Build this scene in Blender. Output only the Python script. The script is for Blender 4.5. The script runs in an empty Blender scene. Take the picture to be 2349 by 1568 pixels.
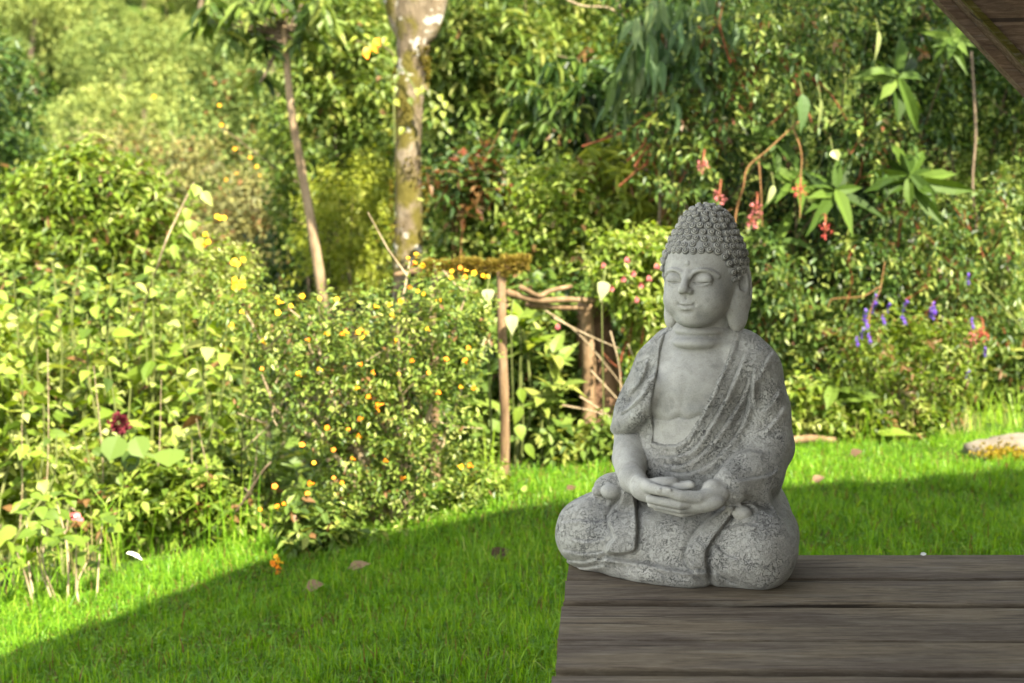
import bpy, math, random, itertools
import numpy as np
C=bpy.context.scene.collection; SC=bpy.context.scene
# ---------------------------------------------------------------- camera
CAMH=.63; PITCH=math.atan((784-517)/3262.)
cd=bpy.data.cameras.new('camera'); cam=bpy.data.objects.new('camera',cd); C.objects.link(cam)
cd.lens=50; cd.sensor_width=36; cd.clip_start=.05; cd.clip_end=400
cam.location=(0,0,CAMH); cam.rotation_euler=(math.pi/2-PITCH,0,0)
cd.dof.use_dof=True; cd.dof.focus_distance=2.52; cd.dof.aperture_fstop=5.3
SC.camera=cam
# ---------------------------------------------------------------- world, sun, exposure
SUN=np.array([.32,-.56,.76]); SUN/=np.linalg.norm(SUN)            # towards the sun: behind the camera, a little to the right
w=bpy.data.worlds.new('World'); SC.world=w; w.use_nodes=True; nt=w.node_tree
sky=nt.nodes.new('ShaderNodeTexSky'); sky.sky_type='NISHITA'; sky.sun_disc=False
sky.sun_elevation=math.asin(SUN[2]); sky.sun_rotation=math.atan2(SUN[0],SUN[1]); sky.altitude=1500
hs=nt.nodes.new('ShaderNodeHueSaturation'); hs.inputs['Saturation'].default_value=.42; nt.links.new(sky.outputs[0],hs.inputs['Color'])   # sky light desaturated, then warmed below, in place of white balance
wm=nt.nodes.new('ShaderNodeMix'); wm.data_type='RGBA'; wm.blend_type='MULTIPLY'; wm.inputs[0].default_value=1; wm.inputs[7].default_value=(1,.955,.86,1); nt.links.new(hs.outputs[0],wm.inputs[6]); nt.links.new(wm.outputs[2],nt.nodes['Background'].inputs[0]); nt.nodes['Background'].inputs[1].default_value=.15
sl=bpy.data.lights.new('sun','SUN'); sl.energy=4.8; sl.angle=math.radians(.55); sl.color=(1,.91,.73)
so=bpy.data.objects.new('sun',sl); C.objects.link(so)
from mathutils import Vector, Matrix
so.rotation_euler=Vector(SUN).to_track_quat('Z','Y').to_euler()
vs=SC.view_settings; vs.view_transform='Standard'; vs.look='None'; vs.exposure=2.42; vs.gamma=1
SC.cycles.use_denoising=True; SC.cycles.max_bounces=8; SC.cycles.transparent_max_bounces=4
# ---------------------------------------------------------------- helpers
def cam_ray(px,py):
    d=np.array([(px-1174.5)/3262.,1.,-(py-784)/3262.]); c,s=math.cos(PITCH),math.sin(PITCH)
    return np.array([d[0],d[1]*c+d[2]*s,-d[1]*s+d[2]*c])
def at(px,py,depth):
    d=cam_ray(px,py); return d*(depth/d[1])+np.array([0,0,CAMH])
def tag(o,label=None,cat=None,group=None,kind=None):
    for k,v in (('label',label),('category',cat),('group',group),('kind',kind)):
        if v: o[k]=v
    return o
def empty(name,loc=(0,0,0)):
    o=bpy.data.objects.new(name,None); o.location=[float(v) for v in loc]; o.empty_display_size=.1; C.objects.link(o); return o
class MB:
    """collects vertices and faces (world space); build() links them as one mesh, local to its parent"""
    def __init__(s): s.V=[];s.Q=[];s.T=[];s.n=0
    def add(s,V,Q,tint=None):
        V=np.asarray(V,float).reshape(-1,3); Q=np.asarray(Q,int).reshape(-1,4)
        s.V.append(V); s.Q.append(Q+s.n); s.n+=len(V); s.T.append(np.full(len(Q),.5) if tint is None else np.broadcast_to(tint,(len(Q),)))
        return s
    def build(s,name,mat,parent=None,smooth=False,origin=None):
        V=np.concatenate(s.V);Q=np.concatenate(s.Q);T=np.concatenate(s.T)
        if origin is None: origin=np.array(parent.location) if parent is not None and parent.parent is None else (np.array(parent.parent.location) if parent is not None else np.zeros(3))
        V=V-np.asarray(origin); me=bpy.data.meshes.new(name)
        tri=Q[:,3]==Q[:,2]; ln=np.where(tri,3,4); ls=np.concatenate([[0],np.cumsum(ln)[:-1]])
        keep=np.ones(Q.shape,bool); keep[tri,3]=False; li=Q[keep]
        me.vertices.add(len(V)); me.vertices.foreach_set('co',V.astype(np.float32).ravel())
        me.loops.add(len(li)); me.loops.foreach_set('vertex_index',li.astype(np.int32))
        me.polygons.add(len(Q)); me.polygons.foreach_set('loop_start',ls.astype(np.int32))
        me.polygons.foreach_set('use_smooth',np.full(len(Q),smooth))
        a=me.attributes.new('tint','FLOAT','FACE'); a.data.foreach_set('value',T.astype(np.float32))
        me.update(); me.validate()
        me.materials.append(mat); o=bpy.data.objects.new(name,me); C.objects.link(o)
        if parent is not None: o.parent=parent
        else: o.location=[float(v) for v in origin]
        return o
def unit(v): v=np.asarray(v,float); return v/(np.linalg.norm(v,axis=-1,keepdims=True)+1e-9)
def spline(P,n=5):
    P=np.array(P,float); Q=np.vstack([2*P[0]-P[1],P,2*P[-1]-P[-2]]); out=[]
    for i in range(1,len(Q)-2):
        for t in np.arange(n)/n:
            a,b,c,d=Q[i-1:i+3]; out.append(.5*(2*b+(c-a)*t+(2*a-5*b+4*c-d)*t*t+(3*b-a-3*c+d)*t**3))
    return np.array(out+[P[-1]])
def tube(mb,P,r0,r1=None,sides=5,rng=None,wob=0,tint=None,cap=True):
    P=np.array(P,float); n=len(P); R=np.linspace(r0,r0 if r1 is None else r1,n) if np.isscalar(r0) else np.interp(np.linspace(0,1,n),np.linspace(0,1,len(r0)),r0)
    D=unit(np.gradient(P,axis=0)); up=np.array([0,0,1.]) if abs(D[0][2])<.9 else np.array([1.,0,0])
    V=[]
    for i in range(n):
        a=unit(np.cross(D[i],up)); b=np.cross(D[i],a); up=np.cross(a,D[i])
        th=np.arange(sides)*2*math.pi/sides
        rr=R[i]*(1+(wob*np.array([rng.uniform(-1,1) for _ in th]) if wob else 0))
        V.append(P[i]+(np.cos(th)*rr)[:,None]*a+(np.sin(th)*rr)[:,None]*b)
    V=np.concatenate(V); Q=[]
    for i in range(n-1):
        for k in range(sides): Q.append((i*sides+k,i*sides+(k+1)%sides,(i+1)*sides+(k+1)%sides,(i+1)*sides+k))
    if cap:
        V=np.vstack([V,P[0],P[-1]]); 
        for k in range(sides): Q.append((len(V)-2,(k+1)%sides,k,k)); Q.append((len(V)-1,(n-1)*sides+k,(n-1)*sides+(k+1)%sides,(n-1)*sides+(k+1)%sides))
    return mb.add(V,Q,tint)
LEAF={ # half width at two stations, fold, droop
 'ovate':(.26,.50,.62,.36,.14,-.16),'lance':(.28,.50,.65,.34,.12,-.22),'heart':(.16,.56,.55,.44,.16,-.25),'strap':(.30,.42,.72,.50,.16,-.45),'round':(.30,.5,.70,.44,.08,-.08),'small':(.35,.5,.70,.32,.10,-.08)}
def leaves(mb,pos,d,up,ln,wd,shape='ovate',tint=.5,mid=False):
    """one folded, drooping leaf per row"""
    y1,w1,y2,w2,fold,dr=LEAF[shape]; pos=np.asarray(pos,float); n=len(pos)
    d=unit(d); x=unit(np.cross(d,up)); z=np.cross(x,d); ln=np.broadcast_to(ln,(n,))[:,None]; wd=np.broadcast_to(wd,(n,))[:,None]
    def P(lx,ly,lz): return pos+x*(wd*lx)+d*(ln*ly)+z*(ln*lz)
    if mid:   # midrib row, for leaves seen large
        rows=[(0,0),(w1*.7,y1*.45),(w1,y1),(w1*.5+w2*.55,(y1+y2)/2),(w2,y2),(w2*.45,(1+y2)/2)]
        V=[P(0,0,0)]; 
        for ww,yy in rows[1:]:
            s=dr*yy*yy; V+=[P(-ww,yy,s+fold*ww),P(0,yy,s),P(ww,yy,s+fold*ww)]
        V.append(P(0,1,dr)); m=len(V); F=[(0,1,2,2),(0,2,3,3)]
        for r in range(4): a=1+3*r; F+=[(a,a+3,a+4,a+1),(a+1,a+4,a+5,a+2)]
        a=13; F+=[(a,m-1,a+1,a+1),(a+1,m-1,a+2,a+2)]
    else:
        V=[P(0,0,0),P(-w1,y1,dr*y1*y1+fold*w1),P(-w2,y2,dr*y2*y2+fold*w2),P(0,1,dr),P(w2,y2,dr*y2*y2+fold*w2),P(w1,y1,dr*y1*y1+fold*w1)]
        m=6; F=[(0,1,2,3),(0,3,4,5)]
    V=np.stack(V,1).reshape(-1,3); F=np.array(F); Q=(F[None]+m*np.arange(n)[:,None,None]).reshape(-1,4)
    return mb.add(V,Q,np.repeat(np.broadcast_to(tint,(n,)),len(F)))
# ---------------------------------------------------------------- materials
def newmat(name):
    m=bpy.data.materials.new(name); m.use_nodes=True; nt=m.node_tree; nt.nodes.clear(); return m,nt,nt.nodes.new('ShaderNodeOutputMaterial')
def ramp(nt,stops,fac,interp='LINEAR'):
    r=nt.nodes.new('ShaderNodeValToRGB'); r.color_ramp.interpolation=interp; e=r.color_ramp.elements
    while len(e)<len(stops): e.new(.5)
    for q,(p,c) in zip(e,stops): q.position=p; q.color=(*c,1)
    nt.links.new(fac,r.inputs[0]); return r.outputs[0]
def noise(nt,scale,detail=4,rough=.6,coord='Object',stretch=None,dist=0):
    tc=nt.nodes.new('ShaderNodeTexCoord'); n=nt.nodes.new('ShaderNodeTexNoise'); n.inputs['Scale'].default_value=scale; n.inputs['Detail'].default_value=detail; n.inputs['Roughness'].default_value=rough; n.inputs['Distortion'].default_value=dist
    v=tc.outputs[coord]
    if stretch:
        mp=nt.nodes.new('ShaderNodeMapping'); mp.inputs['Scale'].default_value=stretch; nt.links.new(v,mp.inputs[0]); v=mp.outputs[0]
    nt.links.new(v,n.inputs['Vector']); return n.outputs['Fac']
def mixc(nt,f,a,b,mode='MIX'):
    m=nt.nodes.new('ShaderNodeMix'); m.data_type='RGBA'; m.blend_type=mode
    for i,q in ((0,f),(6,a),(7,b)):
        if hasattr(q,'node'): nt.links.new(q,m.inputs[i])
        elif i==0: m.inputs[0].default_value=q
        else: m.inputs[i].default_value=(*q,1)
    return m.outputs[2]
def maths(nt,op,a,b=None,c=None):
    m=nt.nodes.new('ShaderNodeMath'); m.operation=op
    for i,q in enumerate((a,b,c)):
        if q is None: continue
        if hasattr(q,'node'): nt.links.new(q,m.inputs[i])
        else: m.inputs[i].default_value=q
    return m.outputs[0]
def principled(nt,out,col,rough=.7,spec=.3,bump=None,bstr=.3,bdist=.01):
    p=nt.nodes.new('ShaderNodeBsdfPrincipled'); p.inputs['Roughness'].default_value=rough; p.inputs['Specular IOR Level'].default_value=spec
    if hasattr(col,'node'): nt.links.new(col,p.inputs['Base Color'])
    else: p.inputs['Base Color'].default_value=(*col,1)
    if bump is not None:
        b=nt.nodes.new('ShaderNodeBump'); b.inputs['Strength'].default_value=bstr; b.inputs['Distance'].default_value=bdist; nt.links.new(bump,b.inputs['Height']); nt.links.new(b.outputs[0],p.inputs['Normal'])
    if out: nt.links.new(p.outputs[0],out.inputs[0])
    return p
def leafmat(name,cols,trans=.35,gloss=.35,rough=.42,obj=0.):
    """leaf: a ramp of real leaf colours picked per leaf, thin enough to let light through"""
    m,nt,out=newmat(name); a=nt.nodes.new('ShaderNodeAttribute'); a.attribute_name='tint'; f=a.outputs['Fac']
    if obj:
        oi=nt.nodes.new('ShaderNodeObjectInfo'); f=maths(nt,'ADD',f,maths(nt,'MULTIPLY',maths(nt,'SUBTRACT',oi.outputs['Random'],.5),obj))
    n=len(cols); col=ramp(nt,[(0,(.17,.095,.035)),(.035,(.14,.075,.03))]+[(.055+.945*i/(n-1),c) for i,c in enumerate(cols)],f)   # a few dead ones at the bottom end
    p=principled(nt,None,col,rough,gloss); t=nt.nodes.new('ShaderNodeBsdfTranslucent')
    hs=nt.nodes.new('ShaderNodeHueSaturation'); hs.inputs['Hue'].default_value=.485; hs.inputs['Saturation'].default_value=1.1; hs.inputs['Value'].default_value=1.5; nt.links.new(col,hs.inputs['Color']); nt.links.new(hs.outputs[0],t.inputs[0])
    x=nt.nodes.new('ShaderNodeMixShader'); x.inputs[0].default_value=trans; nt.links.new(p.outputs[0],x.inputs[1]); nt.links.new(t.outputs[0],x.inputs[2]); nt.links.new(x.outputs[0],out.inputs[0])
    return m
def barkmat(name,cols,scale=14,stretch=(1,1,.3),bstr=.6,rough=.85):
    m,nt,out=newmat(name); f=noise(nt,scale,6,.65,'Object',stretch,.4); n=len(cols)
    principled(nt,out,ramp(nt,[(.28+.46*i/(n-1),c) for i,c in enumerate(cols)],f),rough,.2,noise(nt,scale*3,5,.6,'Object',stretch),bstr,.01); return m
def plain(name,col,rough=.6,spec=.3,var=.25,scale=30):
    m,nt,out=newmat(name); principled(nt,out,ramp(nt,[(.3,tuple(c*(1-var) for c in col)),(.7,tuple(min(1,c*(1+var)) for c in col))],noise(nt,scale)),rough,spec); return m
# ---------------------------------------------------------------- ground
def lawn_edge(x): return np.interp(x,[-6,-3,-1.65,0,2.5,6],[2.6,3.7,4.6,5.9,6.95,7.8])
def sstep(x,a,b): t=np.clip((x-a)/(b-a),0,1); return t*t*(3-2*t)
def G(x,y):
    """height of the ground: lawn tipping down to the left, a gully behind it and the far hillside"""
    x=np.asarray(x,float);y=np.asarray(y,float)
    z=-.40-.13*np.log1p(np.exp((.2-x)*4))/4-.012*np.sin(x*2.1+y*.7)-.01*np.sin(y*3.1-x)
    t=np.maximum(0,y-lawn_edge(x)-.15); wl=1-.75*sstep(x/np.maximum(y,1),.05,.25)
    z=z-.24*np.minimum(t,14)*wl*sstep(t,0,1.2)
    return z+.40*np.maximum(0,y-20)**2/(np.maximum(0,y-20)+7)-.5*sstep(-x,4,14)*sstep(y,8,20)*0
def ground_at(px,py,depth):
    p=at(px,py,depth); return np.array([p[0],p[1],float(G(p[0],p[1]))])
ys=np.concatenate([np.linspace(-6,2,14)[:-1],np.linspace(2,8,70),np.linspace(8,30,40)[1:],np.linspace(30,150,50)[1:]])
xs=np.concatenate([np.linspace(-90,-5,30)[:-1],np.linspace(-5,5,100),np.linspace(5,90,30)[1:]])
gx,gy=np.meshgrid(xs,ys,indexing='ij'); gz=G(gx,gy); n1,n2=gx.shape
mb=MB(); idx=np.arange(n1*n2).reshape(n1,n2)
mb.add(np.stack([gx,gy,gz],-1).reshape(-1,3),np.stack([idx[:-1,:-1],idx[1:,:-1],idx[1:,1:],idx[:-1,1:]],-1).reshape(-1,4))
m,nt,out=newmat('ground_turf')
f=noise(nt,3.5,6,.65); c1=ramp(nt,[(.3,(.020,.036,.007)),(.52,(.040,.075,.010)),(.75,(.075,.10,.018))],f)
principled(nt,out,c1,.95,.1,noise(nt,60,4,.7),.6,.02)
tag(mb.build('ground',m,smooth=True),kind='structure')
# ---------------------------------------------------------------- grass on the lawn
NR=np.random.default_rng(7)
M_grass=leafmat('grass_blade',[(.030,.092,.006),(.098,.236,.012),(.185,.345,.020),(.30,.42,.045),(.42,.40,.12)],.42,.3,.45)
def blades(mb,x,y,h,w,lean,tint,z=None):
    n=len(x); z=G(x,y)-.004 if z is None else z; a=NR.uniform(0,2*math.pi,n); la=NR.uniform(0,2*math.pi,n); le=lean*np.abs(NR.normal(0,1,n))
    p=np.stack([x,y,z],1); sx=np.stack([np.cos(a),np.sin(a),np.zeros(n)],1)*w[:,None]*.5; ld=np.stack([np.cos(la),np.sin(la),np.zeros(n)],1)
    p1=p+ld*(h*le*.35)[:,None]; p1[:,2]+=h*.55; p2=p+ld*(h*le)[:,None]; p2[:,2]+=h*np.clip(1-.45*le,.3,1)
    V=np.stack([p-sx,p+sx,p1+sx*.8,p1-sx*.8,p2],1).reshape(-1,3); F=np.array([(0,1,2,3),(3,2,4,4)])
    mb.add(V,(F[None]+5*np.arange(n)[:,None,None]).reshape(-1,4),np.repeat(tint,2))
mb=MB(); N=330000
yy=1/NR.uniform(1/7.6,1/2.9,N); xx=NR.uniform(-.40,.42,N)*yy
keep=(yy<lawn_edge(xx)+NR.normal(.1,.12,N))&~((xx>.12)&(yy<2.62)); xx,yy=xx[keep],yy[keep]
patch=.5+.3*np.sin(xx*3.3+1.7*np.sin(yy*2.3))*np.sin(yy*3.9+1.3*np.sin(xx*2.9))+.2*np.sin(xx*11+2*np.sin(yy*9))*np.sin(yy*13)
# thinner cover outside the picture
nx_=70000; ex=NR.uniform(-.85,.85,nx_); ey=1/NR.uniform(1/8.2,1/2.4,nx_); m_=(ex<-.40)|(ex>.42); ex,ey=(ex*ey)[m_],ey[m_]; m_=(ey<lawn_edge(ex)+.1)&~((ex>.12)&(ey<2.62)); xx=np.concatenate([xx,ex[m_]]); yy=np.concatenate([yy,ey[m_]])
patch=.5+.3*np.sin(xx*3.3+1.7*np.sin(yy*2.3))*np.sin(yy*3.9+1.3*np.sin(xx*2.9))+.2*np.sin(xx*11+2*np.sin(yy*9))*np.sin(yy*13)
hh=(.022+.034*patch)*NR.gamma(6,1/6,len(xx)); 
blades(mb,xx,yy,hh,NR.uniform(.0022,.0042,len(xx)),.8,np.clip(.34+.26*(patch-.5)+NR.normal(0,.19,len(xx)),0,1))
# longer stray tufts
cx=NR.uniform(-.36,.42,420); cy=1/NR.uniform(1/7,1/3.,420); cx=cx*cy
k=26; tx=(cx[:,None]+NR.normal(0,.022,(420,k))).ravel(); ty=(cy[:,None]+NR.normal(0,.022,(420,k))).ravel(); keep=(ty<lawn_edge(tx)+.1)&~((tx>.08)&(ty<2.72)); tx,ty=tx[keep],ty[keep]
blades(mb,tx,ty,NR.uniform(.05,.105,len(tx)),NR.uniform(.003,.005,len(tx)),.7,np.clip(NR.normal(.36,.16,len(tx)),0,.9))
# low clover-like leaves between the blades
cx=NR.uniform(-.38,.42,9000); cy=1/NR.uniform(1/7,1/2.9,9000); cx=cx*cy; keep=(cy<lawn_edge(cx))&~((cx>.08)&(cy<2.72)); cx,cy=cx[keep],cy[keep]; q=np.stack([cx,cy,G(cx,cy)+NR.uniform(.008,.03,len(cx))],1)
a=NR.uniform(0,6.28,len(cx)); leaves(mb,q,np.stack([np.cos(a),np.sin(a),NR.uniform(-.1,.5,len(cx))],1),np.array([0,0,1.])+NR.normal(0,.25,(len(cx),3)),NR.uniform(.010,.02,len(cx)),NR.uniform(.007,.012,len(cx)),'round',np.clip(NR.normal(.4,.12,len(cx)),0,.8))
tag(mb.build('grass',M_grass),kind='stuff')
# ---------------------------------------------------------------- deck
def woodmat(name,cols,green=.35):
    m,nt,out=newmat(name); g=noise(nt,9,8,.72,'Object',(.65,7,7),1.5); fine=noise(nt,60,6,.75,'Object',(.34,1.9,1.9),.7); big=noise(nt,2.2,4,.6,'Object',(.8,1.3,1))
    c=ramp(nt,[(.37,cols[0]),(.5,cols[1]),(.63,cols[2])],maths(nt,'ADD',maths(nt,'MULTIPLY',g,.65),maths(nt,'MULTIPLY',fine,.35)))
    tc=nt.nodes.new('ShaderNodeTexCoord'); sx=nt.nodes.new('ShaderNodeSeparateXYZ'); nt.links.new(tc.outputs['Object'],sx.inputs[0])
    gr=maths(nt,'MULTIPLY',maths(nt,'SMOOTH_MIN',maths(nt,'MAXIMUM',maths(nt,'MULTIPLY',maths(nt,'ADD',sx.outputs[0],maths(nt,'SUBTRACT',big,.75)),1.1),0.),1.,.2),green) if green else 0.
    c=mixc(nt,gr,c,(.105,.105,.070)) if green else c
    streak=ramp(nt,[(.55,(0,0,0)),(.68,(1,1,1))],noise(nt,26,5,.7,'Object',(.2,2.0,2),.5)); c=mixc(nt,maths(nt,'MULTIPLY',streak,.32),c,(.27,.25,.21))
    dark=ramp(nt,[(.54,(0,0,0)),(.70,(1,1,1))],noise(nt,5,6,.7,'Object',(.5,3,3),.6)); c=mixc(nt,maths(nt,'MULTIPLY',dark,.32),c,(.040,.032,.026))
    blot=ramp(nt,[(.42,(.80,.78,.80)),(.5,(1,1,1)),(.6,(1.22,1.2,1.12))],noise(nt,4,5,.6,'Object',(.6,2.2,1))); c=mixc(nt,1.,c,blot,'MULTIPLY')
    crk=ramp(nt,[(.652,(0,0,0)),(.672,(1,1,1))],noise(nt,7,3,.5,'Object',(.22,5.5,5),.3)); c=mixc(nt,maths(nt,'MULTIPLY',crk,.8),c,(.022,.017,.013))
    h=maths(nt,'ADD',maths(nt,'MULTIPLY',fine,.6),maths(nt,'MULTIPLY',g,.5)); principled(nt,out,c,.85,.12,h,.6,.004); return m
M_deck=woodmat('weathered_plank',[(.078,.060,.041),(.138,.110,.078),(.205,.172,.128)])
def board(mb,x0,x1,ya0,yb0,ya1,yb1,top,th,rng,nx=60,r=.0035):
    """plank lying along x: near/far edge ya/yb at both ends, worn edges"""
    t=np.linspace(0,1,nx); wob=lambda a:a*np.convolve([rng.gauss(0,1) for _ in range(nx+8)],np.ones(9)/3,'valid')
    ya=ya0+(ya1-ya0)*t+wob(.0008); yb=yb0+(yb1-yb0)*t+wob(.0008); zz=top+wob(.0005); x=x0+(x1-x0)*t
    x=np.stack([x]*8,1); e=np.array([rng.uniform(-.002,.002) for _ in range(8)]); x[0]+=e; 
    Y=np.stack([ya,ya+r*.3,ya+r,yb-r,yb-r*.3,yb,yb,ya],1); Z=np.stack([zz-r,zz-r*.3,zz,zz,zz-r*.3,zz-r,zz-th,zz-th],1)
    x=x+(Y-2.2)*.069*(1-t)[:,None]; V=np.stack([x,Y,Z],-1).reshape(-1,3); Q=[(i*8+k,(i+1)*8+k,(i+1)*8+(k+1)%8,i*8+(k+1)%8) for i in range(nx-1) for k in range(8)]
    for o in (0,(nx-1)*8): Q+=[(o,o+1,o+2,o+7),(o+2,o+3,o+6,o+7),(o+3,o+4,o+5,o+6)]
    mb.add(V,Q)
deck=tag(empty('wooden_deck',(1.2,2.0,0)),'low deck of weathered grey brown planks under the stone statue','deck')
rg=random.Random(2); mb=MB()
for x0,a0,b0,a1,b1 in ((.079,2.505,2.684,2.505,2.684),(.076,2.349,2.489,2.305,2.488),(.074,2.127,2.319,2.111,2.284),(.077,1.985,2.1215,1.947,2.095),(.074,1.74,1.953,1.70,1.922)): board(mb,x0,3.0,a0,b0,a0+(a1-a0)*1.5,b0+(b1-b0)*1.5,0,.030,rg)
for k in range(4): board(mb,.06,3.0,1.73-.2*k-.19,1.73-.2*k,1.63-.2*k-.19,1.62-.2*k,0,.042,rg,20)
# the knot, the split and the crack lines of the tops are let in as dark slivers of real gap
mb.build('decking',M_deck,deck)
mb=MB(); tube(mb,[(.27,.9,-.125),(.27,2.66,-.125)],.08,.08,4); mb.build('joist',M_deck,deck)
for y in (1.3,2.5):
    mb=MB(); tube(mb,[(.29,y,-.6),(.29,y,-.13)],.05,.05,8); mb.build('post',M_deck,deck)
# ---------------------------------------------------------------- shelter whose roof shades deck and near lawn
M_brace=woodmat('brace_wood',[(.050,.032,.020),(.105,.070,.044),(.18,.13,.088)],0)
M_moss=woodmat('mossy_wood',[(.030,.026,.004),(.060,.050,.008),(.085,.075,.016)],0)
sh=tag(empty('wooden_shelter',(1.3,2.9,-.4)),'brown wooden shelter with a slanting mossy edged brace over the deck corner','shelter')
def plank3(name,A,B,wdir,w0,w1,t0,t1,mat):
    """board from A to B; w along wdir (in the plane), t along depth"""
    A,B=np.array(A),np.array(B); wd=unit(wdir); td=np.array([0,1.,0]); V=[]
    for p in (A,B):
        for w_,t_ in ((w0,t0),(w1,t0),(w1,t1),(w0,t1)): V.append(p+wd*w_+td*t_)
    mb=MB().add(V,[(0,1,5,4),(1,2,6,5),(2,3,7,6),(3,0,4,7),(0,3,2,1),(4,5,6,7)]); return mb.build(name,mat,sh)
A=at(2000,-170,2.9); B=at(2700,573,2.9); ab=unit(B-A); wd=unit(np.cross(ab,[0,1,0])); wd=wd if wd[2]>0 else -wd
plank3('brace',A,B,wd,.030,.27,0,.05,M_brace)
plank3('trim',A,B,wd,.012,.2,.055,.085,M_brace); plank3('brace_lip',A,B,wd,.0265,.0385,-.012,-.001,M_moss)
roof_z=2.25; S_=SUN/SUN[2]
fr=[]
for px,py,dp in ((0,1530,3.98),(600,1300,4.75),(1250,1168,5.27),(1830,1126,5.45),(2349,1088,5.75)):
    g=ground_at(px,py,dp); 
    for _ in range(12):   # where the sight line meets the ground
        d=cam_ray(px,py); dp=dp*(CAMH-g[2])/(CAMH-(CAMH+d[2]/d[1]*dp)); g=ground_at(px,py,dp)
    fr.append(g+S_*(roof_z-g[2]))
fr=np.array(fr); rr_=random.Random(8); fe=[]
for a,b in zip(fr[:-1],fr[1:]):
    for k in range(10): fe.append(a+(b-a)*k/10+np.array([0,rr_.uniform(-.035,.035),0]))
fr=np.array(fe+[fr[-1]]); fr=np.vstack([fr[0]-(fr[10]-fr[0])*1.6,fr,fr[-1]+(fr[-1]-fr[-11])*4]); bk=fr.copy(); bk[:,1]=-2.6
n=len(fr); V=np.vstack([fr,bk,fr+[0,0,.06],bk+[0,0,.06]]); Q=[]
for i in range(n-1): Q+=[(i,i+1,n+i+1,n+i),(2*n+i,3*n+i,3*n+i+1,2*n+i+1),(i,2*n+i,2*n+i+1,i+1),(n+i,n+i+1,3*n+i+1,3*n+i)]
MB().add(V,Q).build('roof',M_brace,sh)
MB().add([(x,y,z) for x in (2.35,2.43) for y in (-2.6,2.88) for z in (-.5,2.24)],[(0,1,3,2),(4,6,7,5),(0,4,5,1),(2,3,7,6),(0,2,6,4),(1,5,7,3)]).build('added_wall',M_brace,sh)  # unseen right side, added to keep light off the statue's right
MB().add([(x,y,z) for x in (.35,2.345) for y in (-2.6,-2.5) for z in (-.5,2.24)],[(0,1,3,2),(4,6,7,5),(0,4,5,1),(2,3,7,6),(0,2,6,4),(1,5,7,3)]).build('added_wall',M_brace,sh)  # unseen back side, added to cut flat front light on the statue
for x,y in ((1.42,2.95),(3.4,2.9),(-2.4,-2.2),(3.4,-2.2)):
    mb=MB(); tube(mb,[(x,y,-.6),(x,y,roof_z)],.06,.06,8); mb.build('post',M_brace,sh)
# ---------------------------------------------------------------- statue
TH=math.radians(25); AX=np.array([(1610-1174.5)/3262.*2.62,2.62])      # statue axis on the deck (m), turned 25 degrees
def L(u,v,y):
    """statue-local point (cm) seen at tracing coordinates u,v of the reference study sheet, at local depth y (cm)"""
    px,py=1223.4+u*.6242,428.2+v*.6242
    d=cam_ray(px,py); c,s=math.cos(TH),math.sin(TH)
    n=np.array([s,c,0.]); o=np.array([-AX[0],-AX[1],CAMH])
    t=(y*.01-n@o)/(n@d); W=o+t*d
    return np.array([c*W[0]-s*W[1],s*W[0]+c*W[1],W[2]])*100
def to_uv(X,Y,Z):
    c,s=math.cos(TH),math.sin(TH)
    wx=(c*X+s*Y)*.01+AX[0]; wy=(-s*X+c*Y)*.01+AX[1]; wz=Z*.01-CAMH
    cp,sp=math.cos(PITCH),math.sin(PITCH)
    yy=wy*cp-wz*sp; zz=wy*sp+wz*cp
    return (1174.5+3262.*wx/yy-1223.4)/.6242,(784-3262.*zz/yy-428.2)/.6242
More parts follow.
